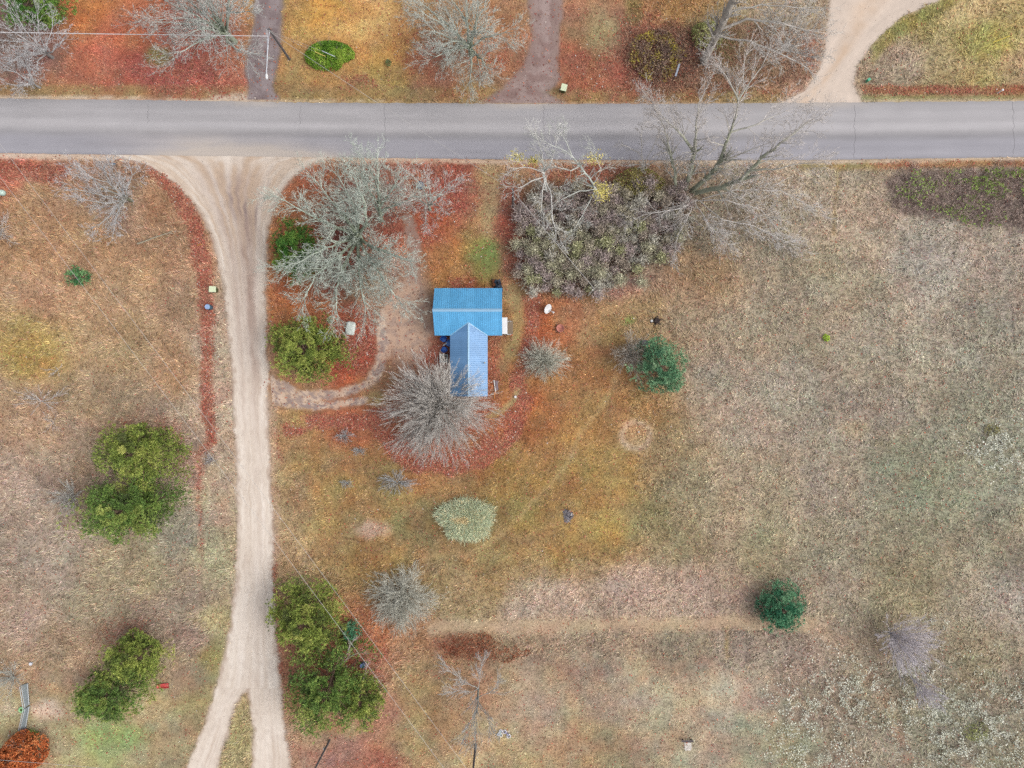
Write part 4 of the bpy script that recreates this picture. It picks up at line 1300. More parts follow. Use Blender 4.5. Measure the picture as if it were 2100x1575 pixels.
def leafy(name, label, bpx, bpy_, H, rx, ry, pal, n=2500, size=.13, seed=1, cat='shrub', stems=20, stem_col=((110, 96, 84), (150, 136, 124)), group=None, hollow=0.25):
    """a leafy shrub: stems and many small leaves through a dome"""
    rng = np.random.default_rng(seed)
    b = P(bpx, bpy_, 0)
    t = thing(name, label, cat, (b[0], b[1], 0), group=group)
    segs = []
    for k in range(stems):
        a = rng.uniform(0, 2 * math.pi)
        f = math.sqrt(rng.random())
        grow(segs, (0, 0, 0), v_norm((math.cos(a) * rx * f, math.sin(a) * ry * f, H * .8 + .1)), math.hypot(rx * f, H) * .9, .03, 0, dict(Q_SHRUB, rmin=.008, kids=[.7, 1.2, 0]))
    obj('trunk', seg_mesh('trunk', segs, 3, *stem_col), M_twig, t)
    f = rng.random(n) ** 0.5
    a = rng.uniform(0, 2 * math.pi, n)
    edge = 1 + 0.16 * (2 * vnoise(a * 1.6 + 9, a * 0 + seed * 2.3, 7) - 1)
    x, y = np.cos(a) * rx * f * edge, np.sin(a) * ry * f * edge
    zt = H * np.sqrt(np.clip(1 - f ** 2.6, 0.04, 1)) * (0.75 + 0.4 * vnoise(x * 1.7, y * 1.7, seed))
    z = zt * (1 - hollow * rng.random(n) ** 1.5) + .05
    keep = vnoise(x * 2.4 + 7, y * 2.4, seed + 3) > 0.22 * rng.random(n)
    C = np.stack([x, y, z], -1)[keep]
    D = np.stack([x / rx * .5, y / ry * .5, np.full(n, .5)], -1)[keep]
    pl = lin(np.array(pal, float))
    tn = np.clip(vnoise(x * 1.1, y * 1.1, seed + 9) + rng.normal(0, .18, n), 0, .999)[keep] * (len(pl) - 1)
    i = tn.astype(int)
    fr = (tn - i)[:, None]
    cols = pl[i] * (1 - fr) + pl[i + 1] * fr
    obj('crown', tuft_mesh('crown', C, D, np.full(len(C), size), 4, size * .32, cols, jit=.25, spread=.9), M_needle, t)
    return t


leafy('hedge', 'oval bright green clipped hedge on the orange lawn under the guy wires', 672, 117, 1.3, 2.85, 1.6, [(66, 100, 30), (98, 138, 44), (128, 162, 56), (160, 182, 78)], n=5200, size=.15, seed=3, cat='hedge')
leafy('oak_tree', 'rust brown leafed oak in the bottom left corner', 66, 1530, 4.5, 2.3, 2.2, [(140, 72, 40), (178, 98, 56), (202, 122, 74), (212, 150, 96)], n=4200, size=.22, seed=5, cat='tree', hollow=.5)
leafy('leafy_bush', 'dark tangled bush with yellow leaves on the north verge', 1345, 120, 1.5, 3.3, 3.0, [(136, 112, 100), (150, 126, 110), (168, 150, 84), (196, 178, 76)], n=1500, size=.17, seed=6, hollow=.7)
leafy('leafy_bush', 'olive green bush at the road edge of the thicket', 1306, 382, 2.0, 3.0, 1.9, [(122, 116, 70), (142, 136, 78), (160, 150, 86), (174, 164, 104)], n=1400, size=.16, seed=7)
leafy('leafy_bush', 'light green bush at the foot of the leaning grey tree', 1446, 78, 1.6, 1.9, 1.7, [(136, 138, 84), (156, 160, 100), (172, 172, 116), (186, 182, 134)], n=800, size=.16, seed=8)
leafy('green_weed', 'single bright yellow-green weed in the open east field', 1693, 693, .4, .42, .4, [(130, 160, 40), (164, 196, 60), (188, 214, 84)], n=120, size=.12, seed=9, stems=5, cat='plant')
leafy('green_weed', 'olive tuft in the east field near the white lichen', 2032, 882, .5, .9, .7, [(140, 134, 84), (158, 150, 98), (172, 162, 114)], n=130, size=.13, seed=10, stems=6, cat='plant')
leafy('green_weed', 'yellow-green patch of weeds in the bottom right corner lichen', 1998, 1500, .5, 1.5, 1.2, [(150, 152, 96), (168, 172, 110), (186, 184, 132)], n=260, size=.13, seed=11, stems=8, cat='plant')
leafy('leafy_bush', 'small green seedling on the yellow lawn strip north of the road', 797, 131, .7, .3, .35, [(90, 106, 64), (110, 124, 78), (128, 140, 92)], n=90, size=.12, seed=12, stems=5)

# clumps of yellow leaves still on the birches
for tr, (x, y, h, r) in ((BIRCH_W, (1058, 322, 6, .8)), (BIRCH_W, (1096, 330, 7, .7)), (BIRCH_E, (1220, 325, 6, .9)), (BIRCH_E, (1234, 388, 4.5, .9)), (BIRCH_E, (1234, 402, 3.5, .9))):
    rng = np.random.default_rng(int(x + y))
    n = 130
    C = rng.normal(0, 1, (n, 3)) * np.array([r * .55, r * .4, r * .35])
    cols = lin(np.array([(206, 194, 106), (224, 210, 134), (188, 174, 94)]))[rng.integers(0, 3, n)]
    p = P(x, y, h)
    o = obj('leaf_cluster', tuft_mesh('leaf_cluster', C, np.tile((0, 0, .4), (n, 1)), np.full(n, .15), 3, .05, cols, spread=1), M_needle, tr, (p[0] - tr.location.x, p[1] - tr.location.y, h))
    tag(o, 'yellow leaves', kind='stuff')

# tall pale ornamental grass mound
rng = np.random.default_rng(77)
bx, by, _ = P(957, 1062, 0)
t = thing('ornamental_grass', 'big rounded mound of pale green grass on the south lawn', 'grass clump', (bx, by, 0))
n = 13000
f = np.sqrt(rng.random(n))
a = rng.uniform(0, 2 * math.pi, n)
rag = 1 + 0.22 * (2 * vnoise(a * 2.2 + 3, a * 0, 6) - 1) + rng.normal(0, .13, n)
x, y = np.cos(a) * 2.8 * f * rag, np.sin(a) * 2.2 * f * rag
z = 1.25 * np.sqrt(np.clip(1 - f ** 2.4, 0.02, 1)) * rng.uniform(.7, 1, n)
mid = vnoise(x * .9, y * 1.6, 4) * (1.1 - f)
tan_ = ((mid > 0.52) | (rng.random(n) < .16))[:, None]
c1 = lin(np.array([(156, 168, 138), (174, 182, 154), (188, 188, 160), (148, 162, 134)]))[rng.integers(0, 4, n)]
c2 = lin(np.array([(196, 180, 140), (206, 190, 152), (188, 166, 124)]))[rng.integers(0, 3, n)]
cols = np.where(tan_, c2, c1)
D = np.stack([x * .35 + rng.normal(0, .3, n), y * .35 + rng.normal(0, .3, n), np.full(n, .25)], -1)
obj('crown', tuft_mesh('crown', np.stack([x, y, z], -1), D, np.full(n, .5), 2, .017, cols * 1.35, spread=.5), M_blade, t)

# ------------------------------------------------------------------ the thicket: many like shrubs
protos = []
for k in range(6):
    rng = np.random.default_rng(200 + k)
    segs = []
    for q in range(16):
        a = rng.uniform(0, 2 * math.pi)
        f = math.sqrt(rng.random())
        grow(segs, (0, 0, 0), v_norm((math.cos(a) * .55 * f, math.sin(a) * .55 * f, .9)), rng.uniform(.9, 1.5), .022, 0, dict(Q_SHRUB, rmin=.0095, kids=[1.2, 2.4, 0]))
    me_s = seg_mesh('stems', segs, 3, (128, 114, 104), (176, 164, 148), .2)
    n = 230
    C = rng.normal(0, 1, (n, 3)) * np.array([.25, .25, .13]) + np.array([0, 0, 1.15])
    pal = ([(138, 136, 112), (158, 154, 130), (172, 168, 144)], [(146, 134, 122), (162, 150, 136), (176, 164, 150)], [(140, 142, 104), (158, 158, 120), (172, 170, 136)],
           [(152, 148, 136), (174, 170, 158), (186, 182, 170)], [(136, 122, 120), (154, 140, 136), (170, 156, 150)], [(150, 144, 124), (166, 158, 138), (178, 170, 150)])[k]
    cols = lin(np.array(pal))[rng.integers(0, 3, n)]
    me_c = tuft_mesh('crown', C, np.tile((0, 0, .5), (n, 1)), np.full(n, .20), 3, .024, cols * 1.3, spread=1)
    me_s.materials.append(M_twig)
    me_c.materials.append(M_needle)
    protos.append((me_s, me_c))
poly = [(1070, 470), (1085, 420), (1130, 392), (1200, 410), (1290, 400), (1385, 405), (1405, 470), (1350, 525), (1300, 555), (1240, 585), (1150, 597), (1090, 580), (1075, 530)]
pts = []
tries = 0
rng = np.random.default_rng(5)
while len(pts) < 190 and tries < 9000:
    tries += 1
    q = (rng.uniform(1050, 1440), rng.uniform(375, 612))
    if not inside(np.array(q[0] + rng.normal(0, 9)), np.array(q[1] + rng.normal(0, 9)), poly):
        continue
    if all((q[0] - p[0]) ** 2 + (q[1] - p[1]) ** 2 > 17.0 ** 2 for p in pts):
        pts.append(q)
for i, q in enumerate(pts):
    b = P(q[0], q[1], 0)
    k = int(rng.integers(0, 6))
    if q[1] < 470 and k in (2, 0):
        k = 4
    hue_w = ('olive grey', 'brownish grey', 'yellow-green', 'pale silvery', 'dark purple-brown', 'straw coloured')[k]
    row = 'north' if q[1] < 460 else ('middle' if q[1] < 530 else 'south')
    side = 'west' if q[0] < 1150 else ('centre' if q[0] < 1240 else ('centre-east' if q[0] < 1320 else 'east'))
    t = thing('thicket_shrub', '%s twiggy shrub packed in the %s %s of the dense thicket' % (hue_w, row, side), 'shrub', (b[0], b[1], 0), rng.uniform(0, 6.28), 'shrubs packed in the dense thicket')
    s = rng.uniform(.95, 1.5)
    t.scale = (s, s, s * rng.uniform(.8, 1.3))
    obj('trunk', protos[k][0], None, t)
    obj('crown', protos[k][1], None, t)


# brambles on the right: one mass
def mass(name, label, poly, n, pal, size, hmax, seed, cat, prob=None, nn=4, wid=.3, spread=1.0):
    rng = np.random.default_rng(seed)
    xs = [p[0] for p in poly]
    ys = [p[1] for p in poly]
    x = rng.uniform(min(xs), max(xs), n)
    y = rng.uniform(min(ys), max(ys), n)
    jx, jy = warp(x, y, 26, 26, seed)
    k = inside(jx, jy, poly)
    if prob is not None:
        k &= rng.random(n) < prob(x, y)
    x, y = x[k], y[k]
    X, Y = (x - 1050) / PPM, (787.5 - y) / PPM
    hz = vnoise(X * 1.6, Y * 1.6, seed + 1)
    z = hmax * (0.25 + 0.75 * hz) * rng.uniform(.7, 1, len(x))
    pl = lin(np.array(pal, float))
    tn = np.clip(vnoise(X * .9, Y * .9, seed + 2) * .8 + rng.normal(.08, .16, len(x)), 0, .999) * (len(pl) - 1)
    i = tn.astype(int)
    fr = (tn - i)[:, None]
    cols = pl[i] * (1 - fr) + pl[i + 1] * fr
    o = obj(name, tuft_mesh(name, np.stack([X, Y, z], -1), np.tile((0, 0, .5), (len(x), 1)), np.full(len(x), size), nn, size * wid, cols, spread=spread), M_needle)
    return tag(o, label, cat, kind='stuff')


BR = [(1815, 372), (1850, 352), (2160, 348), (2160, 468), (2020, 464), (1960, 452), (1835, 428)]
mass('brambles', 'dark brown-purple bramble tangle south of the road at the right edge', BR, 9000, [(130, 110, 106), (150, 132, 124), (176, 158, 144), (138, 116, 114)], .26, .8, 51, 'brambles', wid=.10, prob=lambda x, y: 0.25 + 0.75 * sstep(.36, .56, fbm(x / 15, y / 15, 59)))
mass('bramble_leaves', 'bright green leaves over the bramble tangle at the right edge', BR, 5200, [(124, 146, 70), (148, 172, 86), (166, 188, 104)], .16, .98, 52, 'brambles',
     prob=lambda x, y: np.clip(sstep(.38, .56, fbm(x / 34, y / 22, 53)) * (0.5 + sstep(1900, 2050, x) * (1 - sstep(360, 410, y))), 0, 1))
mass('red_brush', 'low reddish brown brush south of the mown path', [(890, 1310), (960, 1295), (1060, 1320), (1090, 1345), (1020, 1358), (920, 1345)], 1500, [(132, 72, 52), (152, 92, 64), (168, 112, 84)], .2, .6, 54, 'brush', wid=.14)
mass('verge_brush', 'brown and red low brush on the verge west of the gravel driveway', [(1290, 70), (1420, 40), (1660, 60), (1670, 150), (1600, 180), (1300, 190), (1270, 120)], 6500, [(134, 90, 78), (160, 116, 94), (178, 146, 122), (150, 122, 92)], .24, .6, 55, 'brush', wid=.1)


def lichen_prob(x, y):
    a = 1.7 * np.exp(-(((x - 2060) / 60) ** 2 + ((y - 925) / 45) ** 2)) + np.exp(-(((x - 1750) / 110) ** 2 + ((y - 1420) / 50) ** 2)) + 1.1 * np.exp(-(((x - 2000) / 130) ** 2 + ((y - 1490) / 90) ** 2))
    a += .7 * np.exp(-(((x - 1640) / 60) ** 2 + ((y - 1490) / 60) ** 2)) + .6 * np.exp(-(((x - 1690) / 60) ** 2 + ((y - 1550) / 30) ** 2)) + .4 * np.exp(-(((x - 1690) / 30) ** 2 + ((y - 1315) / 14) ** 2)) + .5 * np.exp(-(((x - 1930) / 20) ** 2 + ((y - 1275) / 18) ** 2))
    return np.clip(a * sstep(.46, .60, fbm(x / 16, y / 16, 58, 4)), 0, 1)


mass('lichen', 'pale greenish white lichen patches scattered over the southeast field', [(1560, 850), (2170, 850), (2170, 1640), (1560, 1640)], 120000, [(206, 208, 188), (220, 220, 204), (232, 230, 218)], .12, .64, 57, 'lichen', prob=lichen_prob, nn=3, wid=.45)

# ------------------------------------------------------------------ the blue-roofed cottage
ROOF_A = [paint((96 + d, 180 + d, 232 + d), 0.45, 0.45, 0.90, 1.07, 1.1) for d in (6, 10, 2)]
ROOF_B = [paint((120 + d, 168 + d, 216 + d), 0.45, 0.45, 0.93, 1.05, 1.1) for d in (0, 4, -4)]
CAP = paint((160, 204, 236), 0.4, 0.5, 0.97, 1.03)
TRIM = paint((110, 150, 184), 0.5, 0.4)
SIDING = paint((206, 206, 200), 0.7, 0.3, .93, 1.04, 1.5)
WHITE = paint((240, 240, 240), 0.5, 0.4, .94, 1.03)
GLASS = paint((60, 72, 84), 0.08, 0.8, .95, 1.05)
WOOD = paint((150, 132, 112), 0.8, 0.2)
DARKM = paint((52, 54, 58), 0.5, 0.4)
STEEL = paint((176, 182, 186), 0.35, 0.5, .9, 1.08, 3.0, 0.6)
from mathutils import Vector, Matrix

OX, OY = -4.95, 6.0
house = thing('cottage', 'small T-shaped cottage with a blue ribbed metal roof', 'house', (OX, OY, 0))


def loc(x, y, z):
    return Vector((x - OX, y - OY, z))


def rib_panels(o, a, u, length, slope, mat, parent):
    """ribbed sheets side by side: o eave corner, a along the eave, u up the slope"""
    a, u = Vector(a).normalized(), Vector(u).normalized()
    nrm = a.cross(u)
    if nrm.z < 0:
        nrm = -nrm
    w = 0.914
    k = 0
    while k * w < length - 0.02:
        x0, x1 = k * w, min((k + 1) * w, length)
        pr = [(x0, 0)]
        for j in range(4):
            c = x0 + 0.06 + j * 0.2285
            if c + .035 < x1:
                pr += [(c - .032, 0), (c - .014, .02), (c + .014, .02), (c + .032, 0)]
        pr.append((x1 - 0.004, 0))
        off = 0.003 * (k % 2)
        vs, fs = [], []
        for s_ in (0, slope):
            for x, z in pr:
                vs.append(Vector(o) + a * x + u * s_ + nrm * (z + off))
        n = len(pr)
        for j in range(n - 1):
            fs.append((j, j + 1, n + j + 1, n + j))
        MB().add(vs, fs).build('roof_panel', mat[(k * 7 + 3) % 3], parent)
        k += 1


X0, X1, Y0, Y1, ZE, ZR = -8.80, -1.11, 5.51, 10.88, 2.5, 4.35
YR = (Y0 + Y1) / 2
WX0, WX1, WY0, WY1, WZE, WZR = -7.04, -2.77, -1.41, 7.0, 2.4, 3.45
WXR = (WX0 + WX1) / 2
# walls
ov = 0.3
MB().add([loc(x, y, z) for x, y, z in ((X0 + ov, Y0 + ov, 0), (X1 - ov, Y0 + ov, 0), (X1 - ov, Y1 - ov, 0), (X0 + ov, Y1 - ov, 0),
                                       (X0 + ov, Y0 + ov, 2.62), (X1 - ov, Y0 + ov, 2.62), (X1 - ov, Y1 - ov, 2.62), (X0 + ov, Y1 - ov, 2.62), (X0 + ov, YR, 4.25), (X1 - ov, YR, 4.25))],
         [(0, 1, 5, 4), (2, 3, 7, 6), (3, 0, 4, 8, 7), (1, 2, 6, 9, 5)]).build('wall', SIDING, house)
MB().add([loc(x, y, z) for x, y, z in ((WX0 + ov, WY0 + ov, 0), (WX1 - ov, WY0 + ov, 0), (WX1 - ov, Y0 + ov - .01, 0), (WX0 + ov, Y0 + ov - .01, 0),
                                       (WX0 + ov, WY0 + ov, 2.5), (WX1 - ov, WY0 + ov, 2.5), (WX1 - ov, Y0 + ov - .01, 2.5), (WX0 + ov, Y0 + ov - .01, 2.5), (WXR, WY0 + ov, 3.36))],
         [(0, 1, 5, 8, 4), (1, 2, 6, 5), (3, 0, 4, 7)]).build('wall', SIDING, house)
# decks under the sheets
dz = -0.03
r1 = MB().add([loc(*p) for p in ((X0, Y0, ZE + dz), (X1, Y0, ZE + dz), (X1, YR, ZR + dz), (X0, YR, ZR + dz), (X1, Y1, ZE + dz), (X0, Y1, ZE + dz),
                                 (X0, Y0, ZE + dz - .12), (X1, Y0, ZE + dz - .12), (X1, YR, ZR + dz - .12), (X0, YR, ZR + dz - .12), (X1, Y1, ZE + dz - .12), (X0, Y1, ZE + dz - .12))],
              [(0, 1, 2, 3), (3, 2, 4, 5), (6, 9, 8, 7), (9, 11, 10, 8), (0, 6, 7, 1), (1, 7, 8, 2), (2, 8, 10, 4), (4, 10, 11, 5), (5, 11, 9, 3), (3, 9, 6, 0)]).build('roof', TRIM, house)
r2 = MB().add([loc(*p) for p in ((WX0, WY0, WZE + dz), (WX0, WY1, WZE + dz), (WXR, WY1, WZR + dz), (WXR, WY0, WZR + dz), (WX1, WY1, WZE + dz), (WX1, WY0, WZE + dz),
                                 (WX0, WY0, WZE + dz - .12), (WX0, WY1, WZE + dz - .12), (WXR, WY1, WZR + dz - .12), (WXR, WY0, WZR + dz - .12), (WX1, WY1, WZE + dz - .12), (WX1, WY0, WZE + dz - .12))],
              [(0, 1, 2, 3), (3, 2, 4, 5), (6, 9, 8, 7), (9, 11, 10, 8), (0, 6, 7, 1), (3, 9, 6, 0), (5, 11, 9, 3), (4, 10, 11, 5)]).build('wing_roof', TRIM, house)
hs = math.hypot(YR - Y0, ZR - ZE)
rib_panels(loc(X0, Y0, ZE), (1, 0, 0), (0, YR - Y0, ZR - ZE), X1 - X0, hs, ROOF_A, r1)
rib_panels(loc(X0, Y1, ZE), (1, 0, 0), (0, YR - Y1, ZR - ZE), X1 - X0, hs, ROOF_A, r1)
ws = math.hypot(WXR - WX0, WZR - WZE)
rib_panels(loc(WX0, WY0, WZE), (0, 1, 0), (WXR - WX0, 0, WZR - WZE), WY1 - WY0, ws, ROOF_B, r2)
rib_panels(loc(WX1, WY0, WZE), (0, 1, 0), (WXR - WX1, 0, WZR - WZE), WY1 - WY0, ws, ROOF_B, r2)


def ridge_cap(p, q, side, drop, mat, parent, w=.17):
    p, q = Vector(p), Vector(q)
    s_ = Vector(side)
    up = Vector((0, 0, .045))
    dn = Vector((0, 0, -drop))
    vs = [p + s_ * w + dn + up, p + up, p - s_ * w + dn + up, q + s_ * w + dn + up, q + up, q - s_ * w + dn + up]
    MB().add(vs, [(0, 1, 4, 3), (1, 2, 5, 4)]).build('ridge_cap', mat, parent)


ridge_cap(loc(X0 - .03, YR, ZR), loc(X1 + .03, YR, ZR), (0, 1, 0), .17 * (ZR - ZE) / (YR - Y0), CAP, r1)
ridge_cap(loc(WXR, WY0 - .03, WZR), loc(WXR, 6.75, WZR), (1, 0, 0), .17 * (WZR - WZE) / (WXR - WX0), CAP, r2, .12)
# valley flashing where the wing meets the main roof
yv = Y0 + (WZR - ZE) / (ZR - ZE) * (YR - Y0)
for xe in (WX0, WX1):
    p = loc(xe, Y0 - 0.0, ZE + .02)
    q = loc(WXR, yv, WZR + .03)
    d = (q - p).normalized()
    sd = Vector((d.y, -d.x, 0)).normalized() * .06
    MB().add([p - sd, p + sd, q + sd, q - sd, p - sd - Vector((0, 0, .02)), p + sd - Vector((0, 0, .02)), q + sd - Vector((0, 0, .02)), q - sd - Vector((0, 0, .02))],
             [(0, 1, 2, 3), (0, 4, 5, 1), (1, 5, 6, 2), (3, 2, 6, 7), (0, 3, 7, 4)]).build('valley_flashing', CAP, r2)
# vents on the wing
for px_, py_, h_ in ((994, 744, 2.75), (953, 774, 3.25)):
    x, y, z = P(px_, py_, h_)
    MB().lathe([(.09, 0), (.07, .06), (.045, .08), (.045, .34), (.07, .35), (.07, .40), (.02, .42)], 12, loc(x, y, z - .05)).build('vent_pipe', paint((196, 190, 176), .5, .4), r2, smooth=False)


def window(c, w, h, n, parent):
    """c centre on the wall, n outward normal"""
    n = Vector(n)
    t_ = Vector((-n.y, n.x, 0))
    f = MB()
    for s_ in (-1, 1):
        p = Vector(c) + t_ * s_ * w / 2 + n * .03
        f.box(p, (abs(t_.x) * .08 + abs(n.x) * .07, abs(t_.y) * .08 + abs(n.y) * .07, h + .16))
        p = Vector(c) + Vector((0, 0, s_ * h / 2)) + n * .032
        f.box(p, (abs(t_.x) * w + abs(n.x) * .07, abs(t_.y) * w + abs(n.y) * .07, .08))
    fr = f.build('window', WHITE, parent)
    MB().box(Vector(c) + n * .02, (abs(t_.x) * w + abs(n.x) * .02, abs(t_.y) * w + abs(n.y) * .02, h)).build('pane', GLASS, fr)


window(loc(X1 - ov, 9.6, 1.5), .9, 1.0, (1, 0, 0), house)
window(loc(WX1 - ov, 3.6, 1.45), .9, .9, (1, 0, 0), house)
window(loc(WX1 - ov, 1.0, 1.45), .9, .9, (1, 0, 0), house)
window(loc(WXR - .8, WY0 + ov, 1.45), .8, .9, (0, -1, 0), house)
window(loc(-7.9, Y0 + ov, 1.5), .7, .9, (0, -1, 0), house)
window(loc(X0 + ov, 8.2, 1.5), 1.1, 1.0, (-1, 0, 0), house)
window(loc(-6.5, Y1 - ov, 1.5), 1.0, 1.0, (0, 1, 0), house)
dr = MB().box(loc(X1 - ov + .03, 6.9, 1.02), (.06, .9, 2.0)).build('door', paint((120, 92, 76), .6, .3), house)
MB().lathe([(.0, 0), (.03, .01), (.03, .05), (0, .06)], 8, loc(X1 - ov + .09, 6.55, 1.0)).build('door_handle', STEEL, dr)
# white awning and steps on the east side
ax0, ay1, _ = P(1030, 651, 2.35)
ax1, ay0, _ = P(1040.5, 685, 2.35)
MB().box(loc((ax0 + ax1) / 2 - .1, (ay0 + ay1) / 2, 2.37), (ax1 - ax0 + .2, ay1 - ay0, .07), ry=rad(4)).build('awning', paint((246, 246, 246), .45, .4, .97, 1.02), house, bevel=.01)
for yy in (ay0 + .1, ay1 - .1):
    MB().box(loc(ax1 - .06, yy, 1.16), (.07, .07, 2.32)).build('awning_post', WHITE, house)
MB().box(loc(ax1 + .0, (ay0 + ay1) / 2, .18), (.75, ay1 - ay0 - .1, .36)).build('step', WOOD, house, bevel=.01)
MB().box(loc(ax1 + .5, (ay0 + ay1) / 2, .09), (.3, ay1 - ay0 - .3, .18)).build('step', WOOD, house, bevel=.01)
for yy in (ay0 + .05, ay1 - .35):
    MB().box(loc(ax1 + .33, yy, .75), (.05, .05, 1.0)).box(loc(ax1 + .2, yy, 1.05), (.5, .05, .05)).build('handrail', WHITE, house)

# ------------------------------------------------------------------ things in the yard
def at(px, py, h=0.0):
    p = P(px, py, h)
    return (p[0], p[1], 0)


def wheelie(label, px, py, rz):
    t = thing('wheeled_bin', label, 'bin', at(px, py, 1.05), rz)
    B = paint((86, 96, 58), .5, .35)
    LIDM = paint((236, 246, 206), .4, .4, .97, 1.02)
    b = MB()
    vs = []
    for z, sx, sy in ((0.06, .24, .26), (1.0, .30, .36)):
        vs += [(-sx, -sy, z), (sx, -sy, z), (sx, sy, z), (-sx, sy, z)]
    b.add(vs, [(3, 2, 1, 0), (0, 1, 5, 4), (1, 2, 6, 5), (2, 3, 7, 6), (3, 0, 4, 7), (4, 5, 6, 7)])
    b.build('body', B, t, bevel=.03)
    MB().box((0, .0, 1.04), (.68, .80, .07), rx=rad(3)).build('lid', LIDM, t, bevel=.03)
    MB().tube([(-.24, .43, .98), (.24, .43, .98)], .02).build('handle', DARKM, t)
    for s_ in (-1, 1):
        w = MB().ring((s_ * .27, .30, .12), .09, .035, 16, 6, (1, 0, 0)).build('wheel', DARKM, t)
        MB().tube([(s_ * .25, .30, .12), (s_ * .29, .30, .12)], .06, 12).build('hub', STEEL, w)
    return t


wheelie('pale yellow-green lidded bin north of the road by the second dirt drive', 1156.5, 179, rad(-14))
wheelie('pale yellow-green lidded bin on the verge west of the gravel lane', 435.5, 593, rad(88))


def barrel(label, px, py, r, h, body, lid, tilt=0.0, cat='barrel', name='barrel'):
    t = thing(name, label, cat, at(px, py, h), 0)
    MB().lathe([(r * .92, 0), (r * .96, .03), (r, h * .2), (r * 1.03, h * .33), (r, h * .36), (r, h * .62), (r * 1.03, h * .66), (r, h * .7), (r * .96, h * .97)], 22).build('body', body, t, smooth=True)
    MB().lathe([(r * .98, h * .955), (r * 1.0, h * .975), (r * .98, h), (r * .86, h * .995), (r * .84, h * .975), (0, h * .975)], 22).build('lid', lid, t, smooth=False)
    return t


barrel('round barrel with a pale blue lid below the yellow-green bin on the lane verge', 425, 629, .30, .95, paint((70, 104, 122), .5, .4), paint((168, 196, 236), .45, .4))
barrel('blue round bin in the red leaves beside the dead ribs', 743, 1366, .28, .75, paint((60, 78, 116), .5, .4), paint((120, 150, 206), .4, .4), name='round_bin', cat='bin')
barrel('dark round kettle-like drum beside the spruce and the pale bush', 1323, 703, .36, .7, paint((48, 44, 48), .35, .6), paint((96, 92, 100), .2, .7), name='drum', cat='drum')
t = thing('box_bin', 'dark blue box under the smaller bare maple south of the road', 'box', at(862, 379, .7), rad(-20))
MB().box((0, 0, .33), (.55, .7, .66)).build('body', paint((66, 76, 100), .5, .4), t, bevel=.03)
MB().box((0, -.02, .69), (.62, .78, .06), rx=rad(8)).build('lid', paint((92, 104, 132), .4, .4), t, bevel=.02)
t = thing('mailbox', 'small blue box by the grey bare tree at the road edge', 'mailbox', at(232, 336, 1.1), 0)
MB().box((0, 0, .5), (.09, .09, 1.0)).build('post', WOOD, t)
MB().box((0, 0, 1.08), (.45, .22, .2)).build('body', paint((84, 112, 140), .5, .4), t, bevel=.04)

# satellite dish on a short mast
t = thing('satellite_dish', 'white satellite dish with feed arm standing on the lawn east of the house', 'satellite dish', at(1122, 633, .5), 0)
tilt = Matrix.Rotation(rad(-32), 4, 'Z') @ Matrix.Rotation(rad(52), 4, 'Y')
m = MB()
prof = [(r * .58, .14 * r * r) for r in (0.001, .25, .5, .75, 1.0)]
m.lathe(prof + [(.585, .125), (.57, .115)] + [(r * .56, .14 * r * r - .03) for r in (.75, .5, .25, .001)], 28)
m.v = [tuple(tilt @ Vector(v) + Vector((0, 0, .62))) for v in m.v]
m.build('dish', WHITE, t, smooth=True)
a0 = tilt @ Vector((.3, 0, -.02)) + Vector((0, 0, .62))
a1 = tilt @ Vector((.42, 0, .72)) + Vector((0, 0, .55))
arm = MB().tube([a0, a1], .035).build('feed_arm', WHITE, t)
MB().tube([a1 - (a1 - a0) * .12, a1 + (a1 - a0) * .12], [.10, .12], 12).build('receiver', WHITE, arm)
MB().tube([(-.05, 0, 0), (-.05, 0, .6)], .04).build('mast', STEEL, t)

# fire bowl
t = thing('fire_bowl', 'round rusty pink fire bowl with burnt sticks east of the house', 'fire bowl', at(1149, 673, .3), 0)
MB().lathe([(.22, 0), (.36, .10), (.45, .28), (.47, .30), (.43, .28), (.33, .12), (0, .06)], 22).build('bowl', paint((204, 134, 120), .8, .2, .8, 1.15, 6), t, smooth=True)
for k in range(7):
    a = rad(130 + k * 22)
    MB().tube([(math.cos(a) * .35, math.sin(a) * .35, .12), (math.cos(a) * ur(.7, .95), math.sin(a) * ur(.6, .9), .04)], .03, 5).build('stick', paint((70, 60, 58) if k % 2 else (176, 158, 140), .9, .1), t)

# blue chairs by the wing wall
BLUE = paint((44, 126, 232), .4, .5, .85, 1.12, 5)
BLUE2 = paint((84, 150, 236), .4, .5, .85, 1.12, 5)


def tub_chair(label, px, py, rz, mat):
    t = thing('plastic_chair', label, 'chair', at(px, py, .5), rz, 'blue chairs beside the wing wall')
    MB().lathe([(.05, .36), (.30, .37), (.33, .40), (.30, .43), (0, .40)], 18, sx=1.0, sy=.95).build('seat', mat, t, smooth=True)
    pts, N = [], 13
    m = MB()
    for k in range(N):
        a = math.pi * (0.0 + k / (N - 1))
        hh = .62 + .22 * math.sin(a) ** 1.5
        for rr in (.33, .37):
            m.v.append((math.cos(a) * rr, math.sin(a) * rr, .40))
            m.v.append((math.cos(a) * (rr + .05), math.sin(a) * (rr + .05), hh))
    for k in range(N - 1):
        b = 4 * k
        m.f += [(b, b + 4, b + 5, b + 1), (b + 2, b + 3, b + 7, b + 6), (b + 1, b + 5, b + 7, b + 3)]
    m.build('backrest', mat, t, smooth=False)
    for a in (45, 135, 225, 315):
        MB().tube([(.24 * math.cos(rad(a)), .24 * math.sin(rad(a)), .38), (.29 * math.cos(rad(a)), .29 * math.sin(rad(a)), 0)], .025, 6).build('leg', mat, t)
    return t


